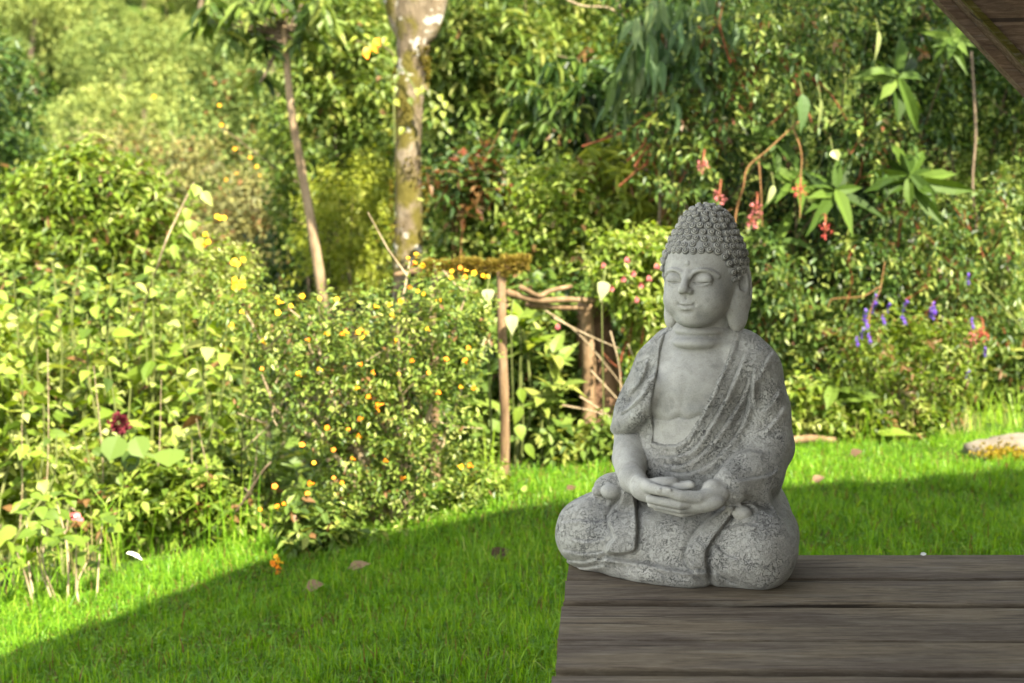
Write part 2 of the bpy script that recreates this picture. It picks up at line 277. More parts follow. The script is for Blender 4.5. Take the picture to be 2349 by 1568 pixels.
class Field:
    def __init__(s,lo,hi,h):
        s.h=h; s.lo=np.array(lo,float); s.n=np.ceil((np.array(hi)-s.lo)/h).astype(int)+1
        s.ax=[(s.lo[i]+h*np.arange(s.n[i])).astype(np.float32) for i in range(3)]
        s.f=np.full(s.n,9.,np.float32)
    def box(s,lo,hi):
        a=np.clip(np.floor((np.array(lo)-s.lo)/s.h).astype(int),0,s.n-1); b=np.clip(np.ceil((np.array(hi)-s.lo)/s.h).astype(int)+1,1,s.n)
        sl=tuple(slice(a[i],b[i]) for i in range(3))
        g=np.meshgrid(*[s.ax[i][sl[i]] for i in range(3)],indexing='ij',sparse=True)
        return sl,g
    def blend(s,sl,d,k,op):
        f=s.f[sl]
        if op=='add':
            h=np.maximum(k-np.abs(f-d),0)/k; s.f[sl]=np.minimum(f,d)-h*h*k*.25
        else:
            d=-d; h=np.maximum(k-np.abs(f-d),0)/k; s.f[sl]=np.maximum(f,d)+h*h*k*.25
    def ell(s,c,r,k=1.,op='add',rz=0,rx=0,ry=0):
        c=np.array(c,float); r=np.array(r,float); m=max(r)+k+1.2
        sl,(x,y,z)=s.box(c-m,c+m); x=x-c[0];y=y-c[1];z=z-c[2]
        if rz: x,y=x*math.cos(rz)+y*math.sin(rz),-x*math.sin(rz)+y*math.cos(rz)
        if rx: y,z=y*math.cos(rx)+z*math.sin(rx),-y*math.sin(rx)+z*math.cos(rx)
        if ry: x,z=x*math.cos(ry)+z*math.sin(ry),-x*math.sin(ry)+z*math.cos(ry)
        k0=np.sqrt((x/r[0])**2+(y/r[1])**2+(z/r[2])**2)+1e-6; k1=np.sqrt((x/r[0]**2)**2+(y/r[1]**2)**2+(z/r[2]**2)**2)+1e-6
        s.blend(sl,(k0*(k0-1)/k1).astype(np.float32),k,op)
    def tube(s,pts,rad,k=.6,op='add'):
        P=[np.array(p,float) for p in pts]; rad=[rad]*len(P) if np.isscalar(rad) else rad
        m=max(rad)+k+1.
        sl,(x,y,z)=s.box(np.min(P,0)-m,np.max(P,0)+m); D=None
        for a,b,ra,rb in zip(P[:-1],P[1:],rad[:-1],rad[1:]):
            ab=b-a; t=np.clip(((x-a[0])*ab[0]+(y-a[1])*ab[1]+(z-a[2])*ab[2])/(ab@ab+1e-9),0,1)
            d=np.sqrt((x-a[0]-t*ab[0])**2+(y-a[1]-t*ab[1])**2+(z-a[2]-t*ab[2])**2)-(ra+(rb-ra)*t)
            D=d if D is None else np.minimum(D,d)
        s.blend(sl,D.astype(np.float32),k,op)
    def rbox(s,c,hs,rr,k=1.,op='add'):
        c=np.array(c,float); m=max(hs)+rr+k+1
        sl,(x,y,z)=s.box(c-m,c+m)
        qx=np.abs(x-c[0])-hs[0]; qy=np.abs(y-c[1])-hs[1]; qz=np.abs(z-c[2])-hs[2]
        d=np.sqrt(np.maximum(qx,0)**2+np.maximum(qy,0)**2+np.maximum(qz,0)**2)+np.minimum(np.maximum(np.maximum(qx,qy),qz),0)-rr
        s.blend(sl,d.astype(np.float32),k,op)
    def front(s,x,z,dy=0.):
        i,k=int(round((x-s.lo[0])/s.h)),int(round((z-s.lo[2])/s.h)); j=int(np.argmax(s.f[i,:,k]<0))
        return (x,s.ax[1][j]+dy,z)
    def mesh(s):
        """naive surface nets -> verts (cm), quads"""
        f=s.f; ins=f<0; nx,ny,nz=s.n
        cnt=np.zeros((nx-1,ny-1,nz-1),np.int8)
        for i in (0,1):
            for j in (0,1):
                for k in (0,1): cnt+=ins[i:nx-1+i,j:ny-1+j,k:nz-1+k]
        act=(cnt>0)&(cnt<8); idx=np.full(act.shape,-1,np.int64); I=np.argwhere(act); idx[act]=np.arange(len(I))
        acc=np.zeros((len(I),3)); num=np.zeros(len(I))
        corner=[np.array(c) for c in itertools.product((0,1),repeat=3)]
        for a in corner:
            for ax in range(3):
                if a[ax]==0:
                    b=a.copy(); b[ax]=1
                    fa=f[tuple((I+a).T)]; fb=f[tuple((I+b).T)]; m=(fa<0)!=(fb<0)
                    t=fa[m]/(fa[m]-fb[m]); p=np.tile(a.astype(float),(m.sum(),1)); p[:,ax]=t
                    acc[m]+=p; num[m]+=1
        V=s.lo+s.h*(I+acc/num[:,None]); Q=[]
        for ax in range(3):
            o1,o2=[(1,2),(2,0),(0,1)][ax]
            s0=[slice(1,-1)]*3; s0[ax]=slice(0,-1); s1=list(s0); s1[ax]=slice(1,None)
            a=ins[tuple(s0)]; b=ins[tuple(s1)]; E=np.argwhere(a!=b); sg=a[tuple(E.T)]
            base=E.copy(); base+=[0 if q==ax else 1 for q in range(3)]
            c=[]
            for d1,d2 in ((-1,-1),(0,-1),(0,0),(-1,0)):
                q=base.copy(); q[:,o1]+=d1; q[:,o2]+=d2; c.append(idx[tuple(q.T)])
            q=np.stack(c,1); q[~sg]=q[~sg][:,::-1]; Q.append(q)
        Q=np.concatenate(Q); return V,Q[(Q>=0).all(1)]
def poly_sd(u,v,P):
    """signed distance to a polygon (negative inside)"""
    P=np.array(P,float); d=np.full(u.shape,1e9); ins=np.zeros(u.shape,bool)
    for a,b in zip(P,np.roll(P,-1,0)):
        e=b-a; t=np.clip(((u-a[0])*e[0]+(v-a[1])*e[1])/(e@e+1e-9),0,1)
        d=np.minimum(d,np.hypot(u-a[0]-t*e[0],v-a[1]-t*e[1]))
        c=((a[1]<=v)!=(b[1]<=v)); 
        with np.errstate(all='ignore'): c&=u<(v-a[1])/(b[1]-a[1]+1e-12)*e[0]+a[0]
        ins^=c
    return np.where(ins,-d,d)
def smooth_line(P,n=6):
    P=np.array(P,float); Q=np.vstack([2*P[0]-P[1],P,2*P[-1]-P[-2]]); out=[]
    for i in range(1,len(Q)-2):
        for t in np.arange(n)/n:
            a,b,c,d=Q[i-1:i+3]; out.append(.5*(2*b+(c-a)*t+(2*a-5*b+4*c-d)*t*t+(3*b-a-3*c+d)*t**3))
    return np.array(out+[P[-1]])
def line_sd(u,v,P):
    """distance to an open line, its side (+ to the left of travel) and the fraction along"""
    P=smooth_line(P); d=np.full(u.shape,1e9); sd=np.zeros(u.shape); fr=np.zeros(u.shape)
    for i,(a,b) in enumerate(zip(P[:-1],P[1:])):
        e=b-a; t=np.clip(((u-a[0])*e[0]+(v-a[1])*e[1])/(e@e+1e-9),0,1); q=np.hypot(u-a[0]-t*e[0],v-a[1]-t*e[1]); m=q<d
        d[m]=q[m]; sd[m]=np.sign(e[0]*(v-a[1])-e[1]*(u-a[0]))[m]; fr[m]=((i+t)/(len(P)-1))[m]
    return d,sd,fr
CHEST=[(486,532),(468,600),(456,680),(440,760),(434,820),(442,880),(438,938),(470,948),(522,950),(560,930),(600,872),(648,782),(688,690),(718,622),(742,545),(712,500),(600,470),(520,490)]
ARM=[(292,908),(330,888),(386,840),(410,800),(436,800),(446,900),(440,950),(452,1035),(500,1068),(560,1082),(600,1088),(640,1082),(664,1068),(692,1108),(714,1160),(690,1168),(640,1196),(560,1220),(500,1212),(430,1180),(405,1160),(372,1118),(348,1082),(300,1030),(280,960)]
TOE_A=[(728,1212),(735,1185),(765,1172),(800,1185),(806,1206),(770,1216)]
TOE_B=[(214,1130),(225,1100),(250,1092),(290,1085),(312,1098),(314,1130),(290,1146),(240,1142)]
def build_body():
    lo,hi=(-26.5,-23,-.8),(24.5,15.5,47.5); F=Field(lo,hi,.2); S=Field(lo,hi,.2)
    F.ell((0,2.5,9),(16,12,11),2); F.ell((0,.5,20),(12.6,9.4,13),3)
    F.ell((0,.3,31),(10.6,8.3,11),3); F.ell((0,-1.5,33.5),(8.4,7.4,6),2.5)
    F.tube([(-5.2,1.6,39.2),(6.2,1.6,39.2)],4.7,3)
    F.tube([(-.1,.8,46),(-.1,.8,40)],[4.2,4.6],2.2)
    F.ell((0,-.4,43.7),(4.75,5.2,1.5),.7); F.ell((0,-.9,41.6),(5.1,5.8,1.75),.7)
    F.ell((-7.4,.6,36.2),(4.9,5,5.2),2.2); F.ell((9.0,.6,36.2),(5,5.2,5.4),2.2)
    F.tube([(-8.3,.6,36),(-10.8,0,30.5),(-11.8,-.6,27.6)],[4.4,4.4,4.4],1.6)
    F.tube([(10,.6,36),(11.9,.4,30),(12.5,-.2,23.5)],[4.6,4.3,4.3],1.6)
    F.tube([L(442,735,-8),L(414,795,-8.6),L(385,836,-8),L(338,872,-5.5),L(305,890,-2)],[1.1,1.3,1.3,1.15,.7],2.4)
    # legs and lap
    F.tube([(-8,3,7),(-14,-4,7),(-16.9,-10.,6.1)],[8,7.2,6.5],2)
    F.tube([(-16.9,-10.,5.8),(-10,-14.4,4.6)],[6.5,4.6],2)
    F.tube([(8,3,7),(12.,-4,7),(13.7,-11.,6.2)],[8,7.2,6.5],2)
    F.tube([(13.7,-11.,5.9),(8,-13,4.8)],[6.5,4.8],2)
    F.ell((-.5,-8.6,4.5),(14,10,8.2),2.5)
    F.tube([(-14,-12.5,2.1),(-8,-16.6,2.0),(-2,-18.3,2.0),(4,-17.8,2.0),(8,-14,2)],[2.2,2,1.9,1.9,2],1.)
    # arms
    F.tube([(12.5,-.4,23),(12.2,-5,19.8),(9.6,-12.6,17.2)],[4.6,4.3,3.0],1.6)
    F.ell((12.2,-5,17),(3.6,6,3.4),2.5)
    t=S.tube
    t([(-10.8,.2,30),(-12.7,-.6,23.5)],[3.6,3.75],.8); t([(-12.7,-.6,23.2),(-11.6,-6,19.8),(-8.6,-13.2,17.3)],[3.75,3.4,2.3],.8)
    t([(9.8,-12,17.),L(660,1118,-16)],[2.0,2.0],.8)
    # the lower hand (fingers towards image left), then the upper one, then thumbs
    S.ell(L(610,1160,-17.3),(4.6,2.4,1.9),.8,ry=.12)
    for (q,m,r,ra) in (((428,1150,-19.2),(540,1168,-19.8),(672,1150,-16.6),.92),((432,1168,-18.2),(540,1186,-19.0),(660,1165,-16.),.8),((452,1180,-17.0),(550,1200,-18.),(650,1172,-15.5),.8)):
        t([L(*q),L(*m),L(*r)],[ra*.8,ra,ra*1.25],.18)
    S.ell(L(452,1100,-16.6),(4.2,2.6,1.5),.7,ry=.25)
    S.ell(L(400,1112,-16.6),(2.1,2.0,1.9),.8); t([L(370,1080,-13),L(420,1125,-17)],[2.3,1.7],.8)
    for i,(dy,ra) in enumerate(((-17.4,.8),(-16.2,.82),(-15,.8),(-13.9,.7))):
        t([L(480,1108-i*3,dy),L(545,1104-i*2.5,dy),L(582-i*4,1097-i*2,dy)],[ra,ra*.95,ra*.8],.18)
    S.ell(L(470,1078,-14.4),(2.9,1.9,1.2),.9,'sub',ry=.25)
    t([L(386,1086,-16),L(430,1108,-19.2),L(472,1119,-20.3)],[1.35,1.05,.88],.3)
    t([L(690,1128,-16),L(610,1143,-19.),L(545,1138,-20.2),L(488,1121,-20.4)],[1.5,1.15,1.0,.88],.25)
    for uu in (463,499): S.ell(L(uu,1117,-21.12),(.52,.22,.42),.08)
    # toes in the crook of the knees
    S.ell(L(766,1200,-13.6),(1.75,1.6,1.25),.25)
    S.ell(L(285,1120,-13.0),(1.9,1.8,1.5),.3); S.ell(L(236,1118,-12.8),(1.05,1.1,1.05),.3)
    F.ell(L(312,1108,-9.8),(4.2,3.4,2.4),1.6)
    # robe displacement on the near-surface cells
    band=np.argwhere(np.abs(F.f)<1.9); ii=tuple(band.T)
    X,Y,Z=[F.ax[i][band[:,i]].astype(float) for i in range(3)]
    u,v=to_uv(X,Y,Z); c,s=math.cos(TH),math.sin(TH); dep=-s*X+c*Y
    front=np.clip((2.5-dep)/2.,0,1)
    skin=poly_sd(u,v,CHEST)
    sm=lambda x:np.clip(x,0,1)**2*(3-2*np.clip(x,0,1))
    robe=1-(1-sm((skin+2)/7))*front
    d=.42*robe
    G=lambda x,w:np.exp(-(x/w)**2)
    def lsd(P,mg=60):
        P=np.array(P,float); a,b=P.min(0)-mg,P.max(0)+mg; m=np.flatnonzero((front>0)&(u>a[0])&(u<b[0])&(v>a[1])&(v<b[1]))
        return m,line_sd(u[m],v[m],P)
    def crease(P,A=.22,w=4.,roll=.3,rw=18.,side=1):
        m,(q,sd,fr)=lsd(P); en=sm(np.minimum(fr,1-fr)/.14+.1)*front[m]*robe[m]
        d[m]+=en*(-A*G(q,w)+roll*np.where(sd*side>0,1,-.35)*(q/rw)*np.exp(-(q/rw)**2)*1.6)
    # hem of the diagonal robe band and its folds (image right of the chest)
    m,(q,sd,fr)=lsd(CHEST[6:15]); d[m]+=np.where(skin[m]>0,.24*G(q-9,8)*front[m]*robe[m],0)
    m,(q,sd,fr)=lsd(CHEST[0:6]); d[m]+=np.where(skin[m]>0,.2*G(q-8,8)*front[m]*robe[m],0)
    for P in ([(448,985),(520,990),(590,958),(650,870),(705,775),(752,665),(780,590)],
              [(462,1018),(540,1022),(610,985),(680,905),(745,810),(778,742),(790,690)],
              [(480,1044),(560,1052),(640,1020),(720,940),(770,860),(790,770),(806,700)],
              [(806,820),(800,740),(808,660)],):
        crease(P,.3,4.5,.6,17,1)
    for P in ([(812,720),(850,640),(880,600)],[(830,830),(872,790),(905,740)],[(838,900),(890,850),(920,800)],[(740,880),(790,800),(800,700)],
              [(720,1078),(790,1070),(860,1058),(900,1030)],[(745,975),(800,968),(850,975)],[(700,1140),(735,1165),(800,1160),(860,1190),(910,1215)],[(870,1110),(885,1160),(912,1200)]):
        crease(P,.16,6,.45,16,1)
    for P in ([(445,700),(420,760),(370,810),(312,850)],[(430,640),(400,720),(345,780)]):
        crease(P,.12,8,.55,16,1)
    # image-left drape falling over the ankle, and the image-right one
    D1=[(322,1095),(352,1100),(374,1150),(382,1240),(380,1300),(372,1338),(330,1350),(272,1348),(274,1318),(296,1290),(276,1235),(288,1190),(320,1150),(326,1115)]
    D2=[(716,1176),(738,1180),(728,1210),(690,1258),(654,1310),(636,1370),(644,1440),(600,1425),(562,1372),(572,1315),(614,1252),(668,1208)]
    for Dp,A in ((smooth_line(D1+D1[:1],4),1.1),(smooth_line(D2+D2[:1],4),.85)):
        q=poly_sd(u,v,Dp); d+=front*A*sm((5-q)/12)*sm((v-1085)/40)
        d-=front*.22*G(q-8,7)*sm((v-1085)/40)
    # hem lip in front, creases over the knees
    m,(q,sd,fr)=lsd([(262,1376),(400,1392),(470,1408),(560,1424),(640,1422)]); d[m]+=front[m]*(.42*G(q,8)-.4*np.where(sd<0,G(q-16,10),0))
    m,(q,sd,fr)=lsd([(650,1300),(645,1345),(646,1400),(652,1450),(656,1485)]); d[m]-=front[m]*.75*G(q,13)*sm(fr/.3)
    for P in ([(100,1235),(160,1222),(225,1230),(290,1215)],[(100,1330),(180,1345),(270,1340)],[(120,1395),(190,1400),(270,1385)],[(660,1300),(700,1345),(760,1370)],[(655,1400),(700,1440),(760,1465)],[(700,1260),(760,1240),(830,1245)],[(140,1290),(200,1300),(262,1290)],[(110,1370),(180,1376),(240,1362)]):
        crease(P,.2,5,.4,14,1)
    # chest modelling on the skin
    ch=(1-robe)*front
    m,(q,sd,fr)=lsd([(450,850),(500,856),(536,846),(570,853),(612,838)]); d[m]+=ch[m]*(.28*np.where(sd<0,G(q-18,22),0)-.15*G(q,8))
    m,(q,sd,fr)=lsd([(536,846),(545,800),(560,740)]); d[m]-=ch[m]*.18*G(q,14)
    # hand-worked lumps of the cast
    rr=random.Random(3)
    for _ in range(14):
        k=np.array([rr.gauss(0,1) for _ in range(3)]); k*=rr.uniform(.5,1.5)/np.linalg.norm(k); d+=robe*.032*np.sin(X*k[0]+Y*k[1]+Z*k[2]+rr.uniform(0,6))
    F.f[ii]-=d.astype(np.float32)
    fs=S.f-F.f; k=.22; h=np.maximum(k-np.abs(fs),0)/k; fF=F.f; F.f=np.minimum(fF,S.f)-h*h*k*.25
    F.f=np.maximum(F.f,-(F.ax[2]-.06)[None,None,:]).astype(np.float32)
    V,Q=F.mesh()
    cu,cv=to_uv(*V.T); dep=-s*V[:,0]+c*V[:,1]; I=tuple(np.clip(np.round((V-F.lo)/F.h).astype(int),0,F.n-1).T)
    isk=((poly_sd(cu,cv,CHEST)<-1)&(dep<1.5))|(fs[I]<0)
    return V,Q,isk
def build_head():
    F=Field((-10.5,-13,39.5),(10.5,11.5,68),.14); e=F.ell; t=F.tube
    e((0,.4,55.6),(7.2,8.2,8.2),2); e((0,-2.2,51.4),(5.75,6.3,6.6),2)
    e((0,-1.2,48.6),(5.1,6.0,4.0),1.6); e((0,.8,45),(4.5,4.7,5.5),1.)
    for s in (-1,1): e((s*2.9,-5.0,49.4),(2.6,2.9,2.8),1.8)
    e((0,-6.3,46.7),(2.0,1.7,1.5),1.4); e((0,-4.4,45.9),(3.3,2.9,1.4),1.2)
    e((0,-6.9,48.9),(2.0,1.5,1.8),1.4)
    for s in (-1,1):
        e((s*2.55,-8.75,53.45),(1.95,1.2,1.25),.8,'sub',rz=-s*.25)
        e((s*2.6,-6.85,53.3),(1.85,1.35,1.3),.15,rz=-s*.2)
        t(smooth_line([(s*.8,-8.45,53.8),(s*1.0,-8.35,54.3),(s*1.9,-8.2,54.85),(s*3,-7.75,55.0),(s*4.2,-6.9,54.7),(s*5.1,-5.9,53.9)],3),.3,.55)
        t([(s*1.0,-7.55,52.5),(s*1.9,-7.75,52.3),(s*2.8,-7.6,52.3),(s*3.8,-6.9,52.5)],.36,.35)
        t([F.front(s*x,z,-.02) for x,z in ((.95,52.85),(1.3,52.75),(1.7,52.68),(2.1,52.64),(2.6,52.62),(3.1,52.64),(3.6,52.7),(4.1,52.8),(4.6,52.95))],[.08,.16,.23,.25,.25,.25,.22,.14,.06],.08,'sub')
    t([(0,-8.15,54.4),(0,-8.75,53.5),(0,-9.75,51.9)],[.55,.6,.78],.7)
    e((0,-9.65,51.5),(.85,1.0,.7),.5)
    for s in (-1,1): e((s*.88,-8.9,51.22),(.52,.75,.5),.42)
    for s in (-1,1): e((s*.42,-9.5,50.72),(.28,.38,.25),.2,'sub')
    # lips
    up=[F.front(x,49.05-.12*abs(x)+.1*(.3<abs(x)<.9),.1) for x in (-1.3,-.9,-.55,-.2,0,.2,.55,.9,1.3)]; lw=[F.front(x,48.12+.18*abs(x)**1.5,.12) for x in (-1.15,-.7,0,.7,1.15)]
    t(up,[.2,.34,.42,.38,.34,.38,.42,.34,.2],.22); t(lw,[.22,.42,.5,.42,.22],.22)
    t([F.front(x,48.62+.1*abs(x)-.05*(abs(x)<.3),.0) for x in (-1.5,-1.1,-.75,-.4,0,.4,.75,1.1,1.5)],[.08,.13,.15,.15,.15,.15,.15,.13,.08],.12,'sub')
    for s in (-1,1): e(F.front(s*1.6,48.85,-.1),(.3,.26,.35),.35,'sub')
    t([F.front(0,50.3,-.02),F.front(0,49.9,-.02)],.14,.4,'sub')
    e(F.front(0,47.3,-.15),(1.2,.35,.28),.6,'sub')
    e(F.front(-.1,56.1,-.04),(.48,.32,.55),.05)
    # ears
    for s in (-1,1):
        e((s*7.0,.9,51.0),(1.0,2.3,5.2),.6,rz=s*-.62); e((s*6.5,.4,47.5),(1.1,1.7,3.6),.8,rz=s*-.62)
        t(smooth_line([(s*6.3,-1.0,53.6),(s*6.8,-.4,55.0),(s*7.1,1.0,55.5),(s*7.55,2.3,54.8),(s*7.7,2.7,53),(s*7.5,2.6,50.8),(s*7.5,2.1,48.4),(s*7.0,1.6,46.5)],4),[.5]*28+[.8],.4)
        t(smooth_line([(s*6.9,-.6,51.2),(s*7.7,.6,50.6),(s*7.9,1.2,52),(s*7.7,.9,53.6)],3),.36,.4)
        e((s*7.35,.35,52.4),(.5,.7,1.3),.6,'sub',rz=s*-.62)
        t(smooth_line([(s*8.05,1.6,54.2),(s*8.3,2.0,52.4),(s*8.0,1.8,50.4),(s*7.4,1.3,49)],3),.26,.5,'sub')
        e((s*6.5,.2,46.0),(1.15,1.9,2.3),.8,rz=s*-.6)
    F.f=np.maximum(F.f,(40.2-F.ax[2])[None,None,:]+np.zeros(F.f.shape,np.float32)).astype(np.float32)
    return F.mesh()
HEADROT=math.radians(-4); HEADOFF=np.array([.35,0,0])
def turn_head(V):
    c,s=math.cos(HEADROT),math.sin(HEADROT); W=V.copy(); W[:,0]=c*V[:,0]-s*V[:,1]; W[:,1]=s*V[:,0]+c*V[:,1]; return W+HEADOFF
def scalp(az,el):
    """radius of the hair cap along a direction from (0,.6,55.5)"""
    d=np.array([math.sin(az)*math.cos(el),-math.cos(az)*math.cos(el),math.sin(el)]); o=np.array([0,.6,55.5]); r=4.
    def f(p):
        def el_(c,rr): q=(p-np.array(c))/np.array(rr); k0=np.linalg.norm(q); k1=np.linalg.norm(q/np.array(rr)); return k0*(k0-1)/(k1+1e-9)
        a=el_((0,.6,55.6),(7.35,8.4,7.5)); b=el_((0,1.0,60.7),(5.2,5.5,5.8)); h=max(2.2-abs(a-b),0)/2.2; return min(a,b)-h*h*2.2*.25
    for _ in range(40):
        s=f(o+d*r)
        if abs(s)<.005: break
        r-=s*.9
    return o+d*r
def hairline(az):
    a=abs(math.degrees(az))
    return float(np.interp(a,[0,34,46,56,63,70,76,86,110,180],[58.0,58.2,57.1,55.4,53.4,52.0,53.,55.6,51,48]))
def build_hair():
    rng=random.Random(5); V=[];Q=[];off=0
    # cap
    na,ne=96,40; pts=[]
    for i in range(na):
        az=-math.pi+2*math.pi*i/na; zl=hairline(az); col=[scalp(az,-.75+(math.pi/2+.75)*j/120) for j in range(121)]
        zz=[p[2] for p in col]; js=min(j for j in range(121) if zz[j]>=zl-.15)
        pts.append(col[js]*.92+np.array([0,.6,55.5])*.08)
        for j in range(1,ne):
            f=js+(120-js)*(j-1)/(ne-2); a=int(f); b=min(a+1,120); pts.append(col[a]*(1-f+a)+col[b]*(f-a))
    pts=np.array(pts); V.append(pts); TT=[]
    q=[]
    for i in range(na):
        for j in range(ne-1):
            a=i*ne+j; b=((i+1)%na)*ne+j; q.append((a,b,b+1,a+1))
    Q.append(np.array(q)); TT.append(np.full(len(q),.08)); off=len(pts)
    # one curl : a low shell with a spiral ridge
    nr,nt=9,26; cv=[(0,0,.8)]; 
    for r in range(1,nr+1):
        for k in range(nt):
            th=2*math.pi*k/nt; rr=r/nr; ph=th-2*math.pi*rr*2.1
            h=math.sqrt(max(0,1-rr**2.6))*.72+.16*math.cos(ph)*(1-rr**6)*min(1,rr*3)
            cv.append((rr*math.cos(th),rr*math.sin(th),h-.12*(r==nr)))
    cv=np.array(cv); cq=[]
    for r in range(1,nr):
        for k in range(nt):
            a=1+(r-1)*nt+k; b=1+(r-1)*nt+(k+1)%nt; cq.append((a,a+nt,b+nt,b))
    ctri=[(0,1+k,1+(k+1)%nt,1+(k+1)%nt) for k in range(nt)]
    cq=np.array(cq)
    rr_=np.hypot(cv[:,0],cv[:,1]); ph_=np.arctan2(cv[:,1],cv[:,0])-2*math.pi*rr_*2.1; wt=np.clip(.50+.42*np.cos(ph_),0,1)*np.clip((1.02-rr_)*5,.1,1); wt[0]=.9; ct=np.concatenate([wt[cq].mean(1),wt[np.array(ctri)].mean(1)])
    rows=[]; el=math.pi/2-.02; last=None
    # march down the back meridian for row heights
    els=[]; p0=scalp(math.pi*.5,math.pi/2); acc=0; e=math.pi/2
    while e>-.75:
        p=scalp(math.pi*.5,e); acc+=np.linalg.norm(p-p0); p0=p
        if acc>1.27 or not els: els.append(e); acc=0
        e-=.01
    T=[]; c0=np.array([0,.6,55.5])
    # the fringe row right on the hairline, then rows behind it
    az=-math.pi; lastp=None
    while az<math.pi:
        zl=hairline(az)+.35; best=min((scalp(az,e) for e in np.linspace(-.7,.6,90)),key=lambda p:abs(p[2]-zl))
        if lastp is None or np.linalg.norm(best-lastp)>1.36:
            nn=(best-c0)/np.array([7.7**2,8.4**2,7.4**2]); nn/=np.linalg.norm(nn); T.append((best,nn)); lastp=best
        az+=.02
    for ri,e in enumerate(els):
        ring=[scalp(a,e) for a in np.linspace(0,2*math.pi,49)]; per=sum(np.linalg.norm(ring[i+1]-ring[i]) for i in range(48))
        n=max(1,int(per/1.42)); ph=(ri%2)*math.pi/n+.1*rng.random()
        for k in range(n):
            az=ph+2*math.pi*k/n+rng.uniform(-.06,.06)*6/max(n,6); az=(az+math.pi)%(2*math.pi)-math.pi
            p=scalp(az,e+rng.uniform(-.02,.02))
            if p[2]<hairline(az)+.6 or any(np.linalg.norm(q-p)<1.13 for q,_ in T): continue
            d=.02; t1=scalp(az+d,e)-p; t2=scalp(az,min(e+d,1.569))-p
            nn=np.cross(t1,t2); nn/=np.linalg.norm(nn)+1e-9
            if nn@(p-c0)<0: nn=-nn
            if n==1: nn=np.array([0,0,1.])
            T.append((p,nn))
    # fill what gaps are left
    for _ in range(3000):
        az=rng.uniform(-math.pi,math.pi); e=math.asin(rng.uniform(-.6,1))
        p=scalp(az,e) if _%3==0 or T else None
        if p[2]<hairline(az)+.6 or any(abs(q[2]-p[2])<1.08 and np.linalg.norm(q-p)<1.08 for q,_2 in T): continue
        t1=scalp(az+.02,e)-p; t2=scalp(az,min(e+.02,1.569))-p; nn=np.cross(t1,t2); nn/=np.linalg.norm(nn)+1e-9
        if nn@(p-c0)<0: nn=-nn
        T.append((p,nn))
    for p,nn in T:
        r=rng.uniform(.70,.80); hgt=r*rng.uniform(1.05,1.3)
        a=np.cross(nn,[0,0,1.]); 
        if np.linalg.norm(a)<.1: a=np.cross(nn,[1.,0,0])
        a/=np.linalg.norm(a); b=np.cross(nn,a); w=rng.uniform(0,6.28); a,b=a*math.cos(w)+b*math.sin(w),-a*math.sin(w)+b*math.cos(w)
        tilt=np.array([rng.uniform(-.08,.08) for _ in range(3)]); n2=nn+tilt
        V.append(p+r*cv[:,:1]*a+r*cv[:,1:2]*b+hgt*cv[:,2:]*n2)
        Q.append(cq+off); Q.append(np.array(ctri)+off); TT.append(ct); off+=len(cv)
    return np.concatenate(V),np.concatenate(Q),np.concatenate(TT)
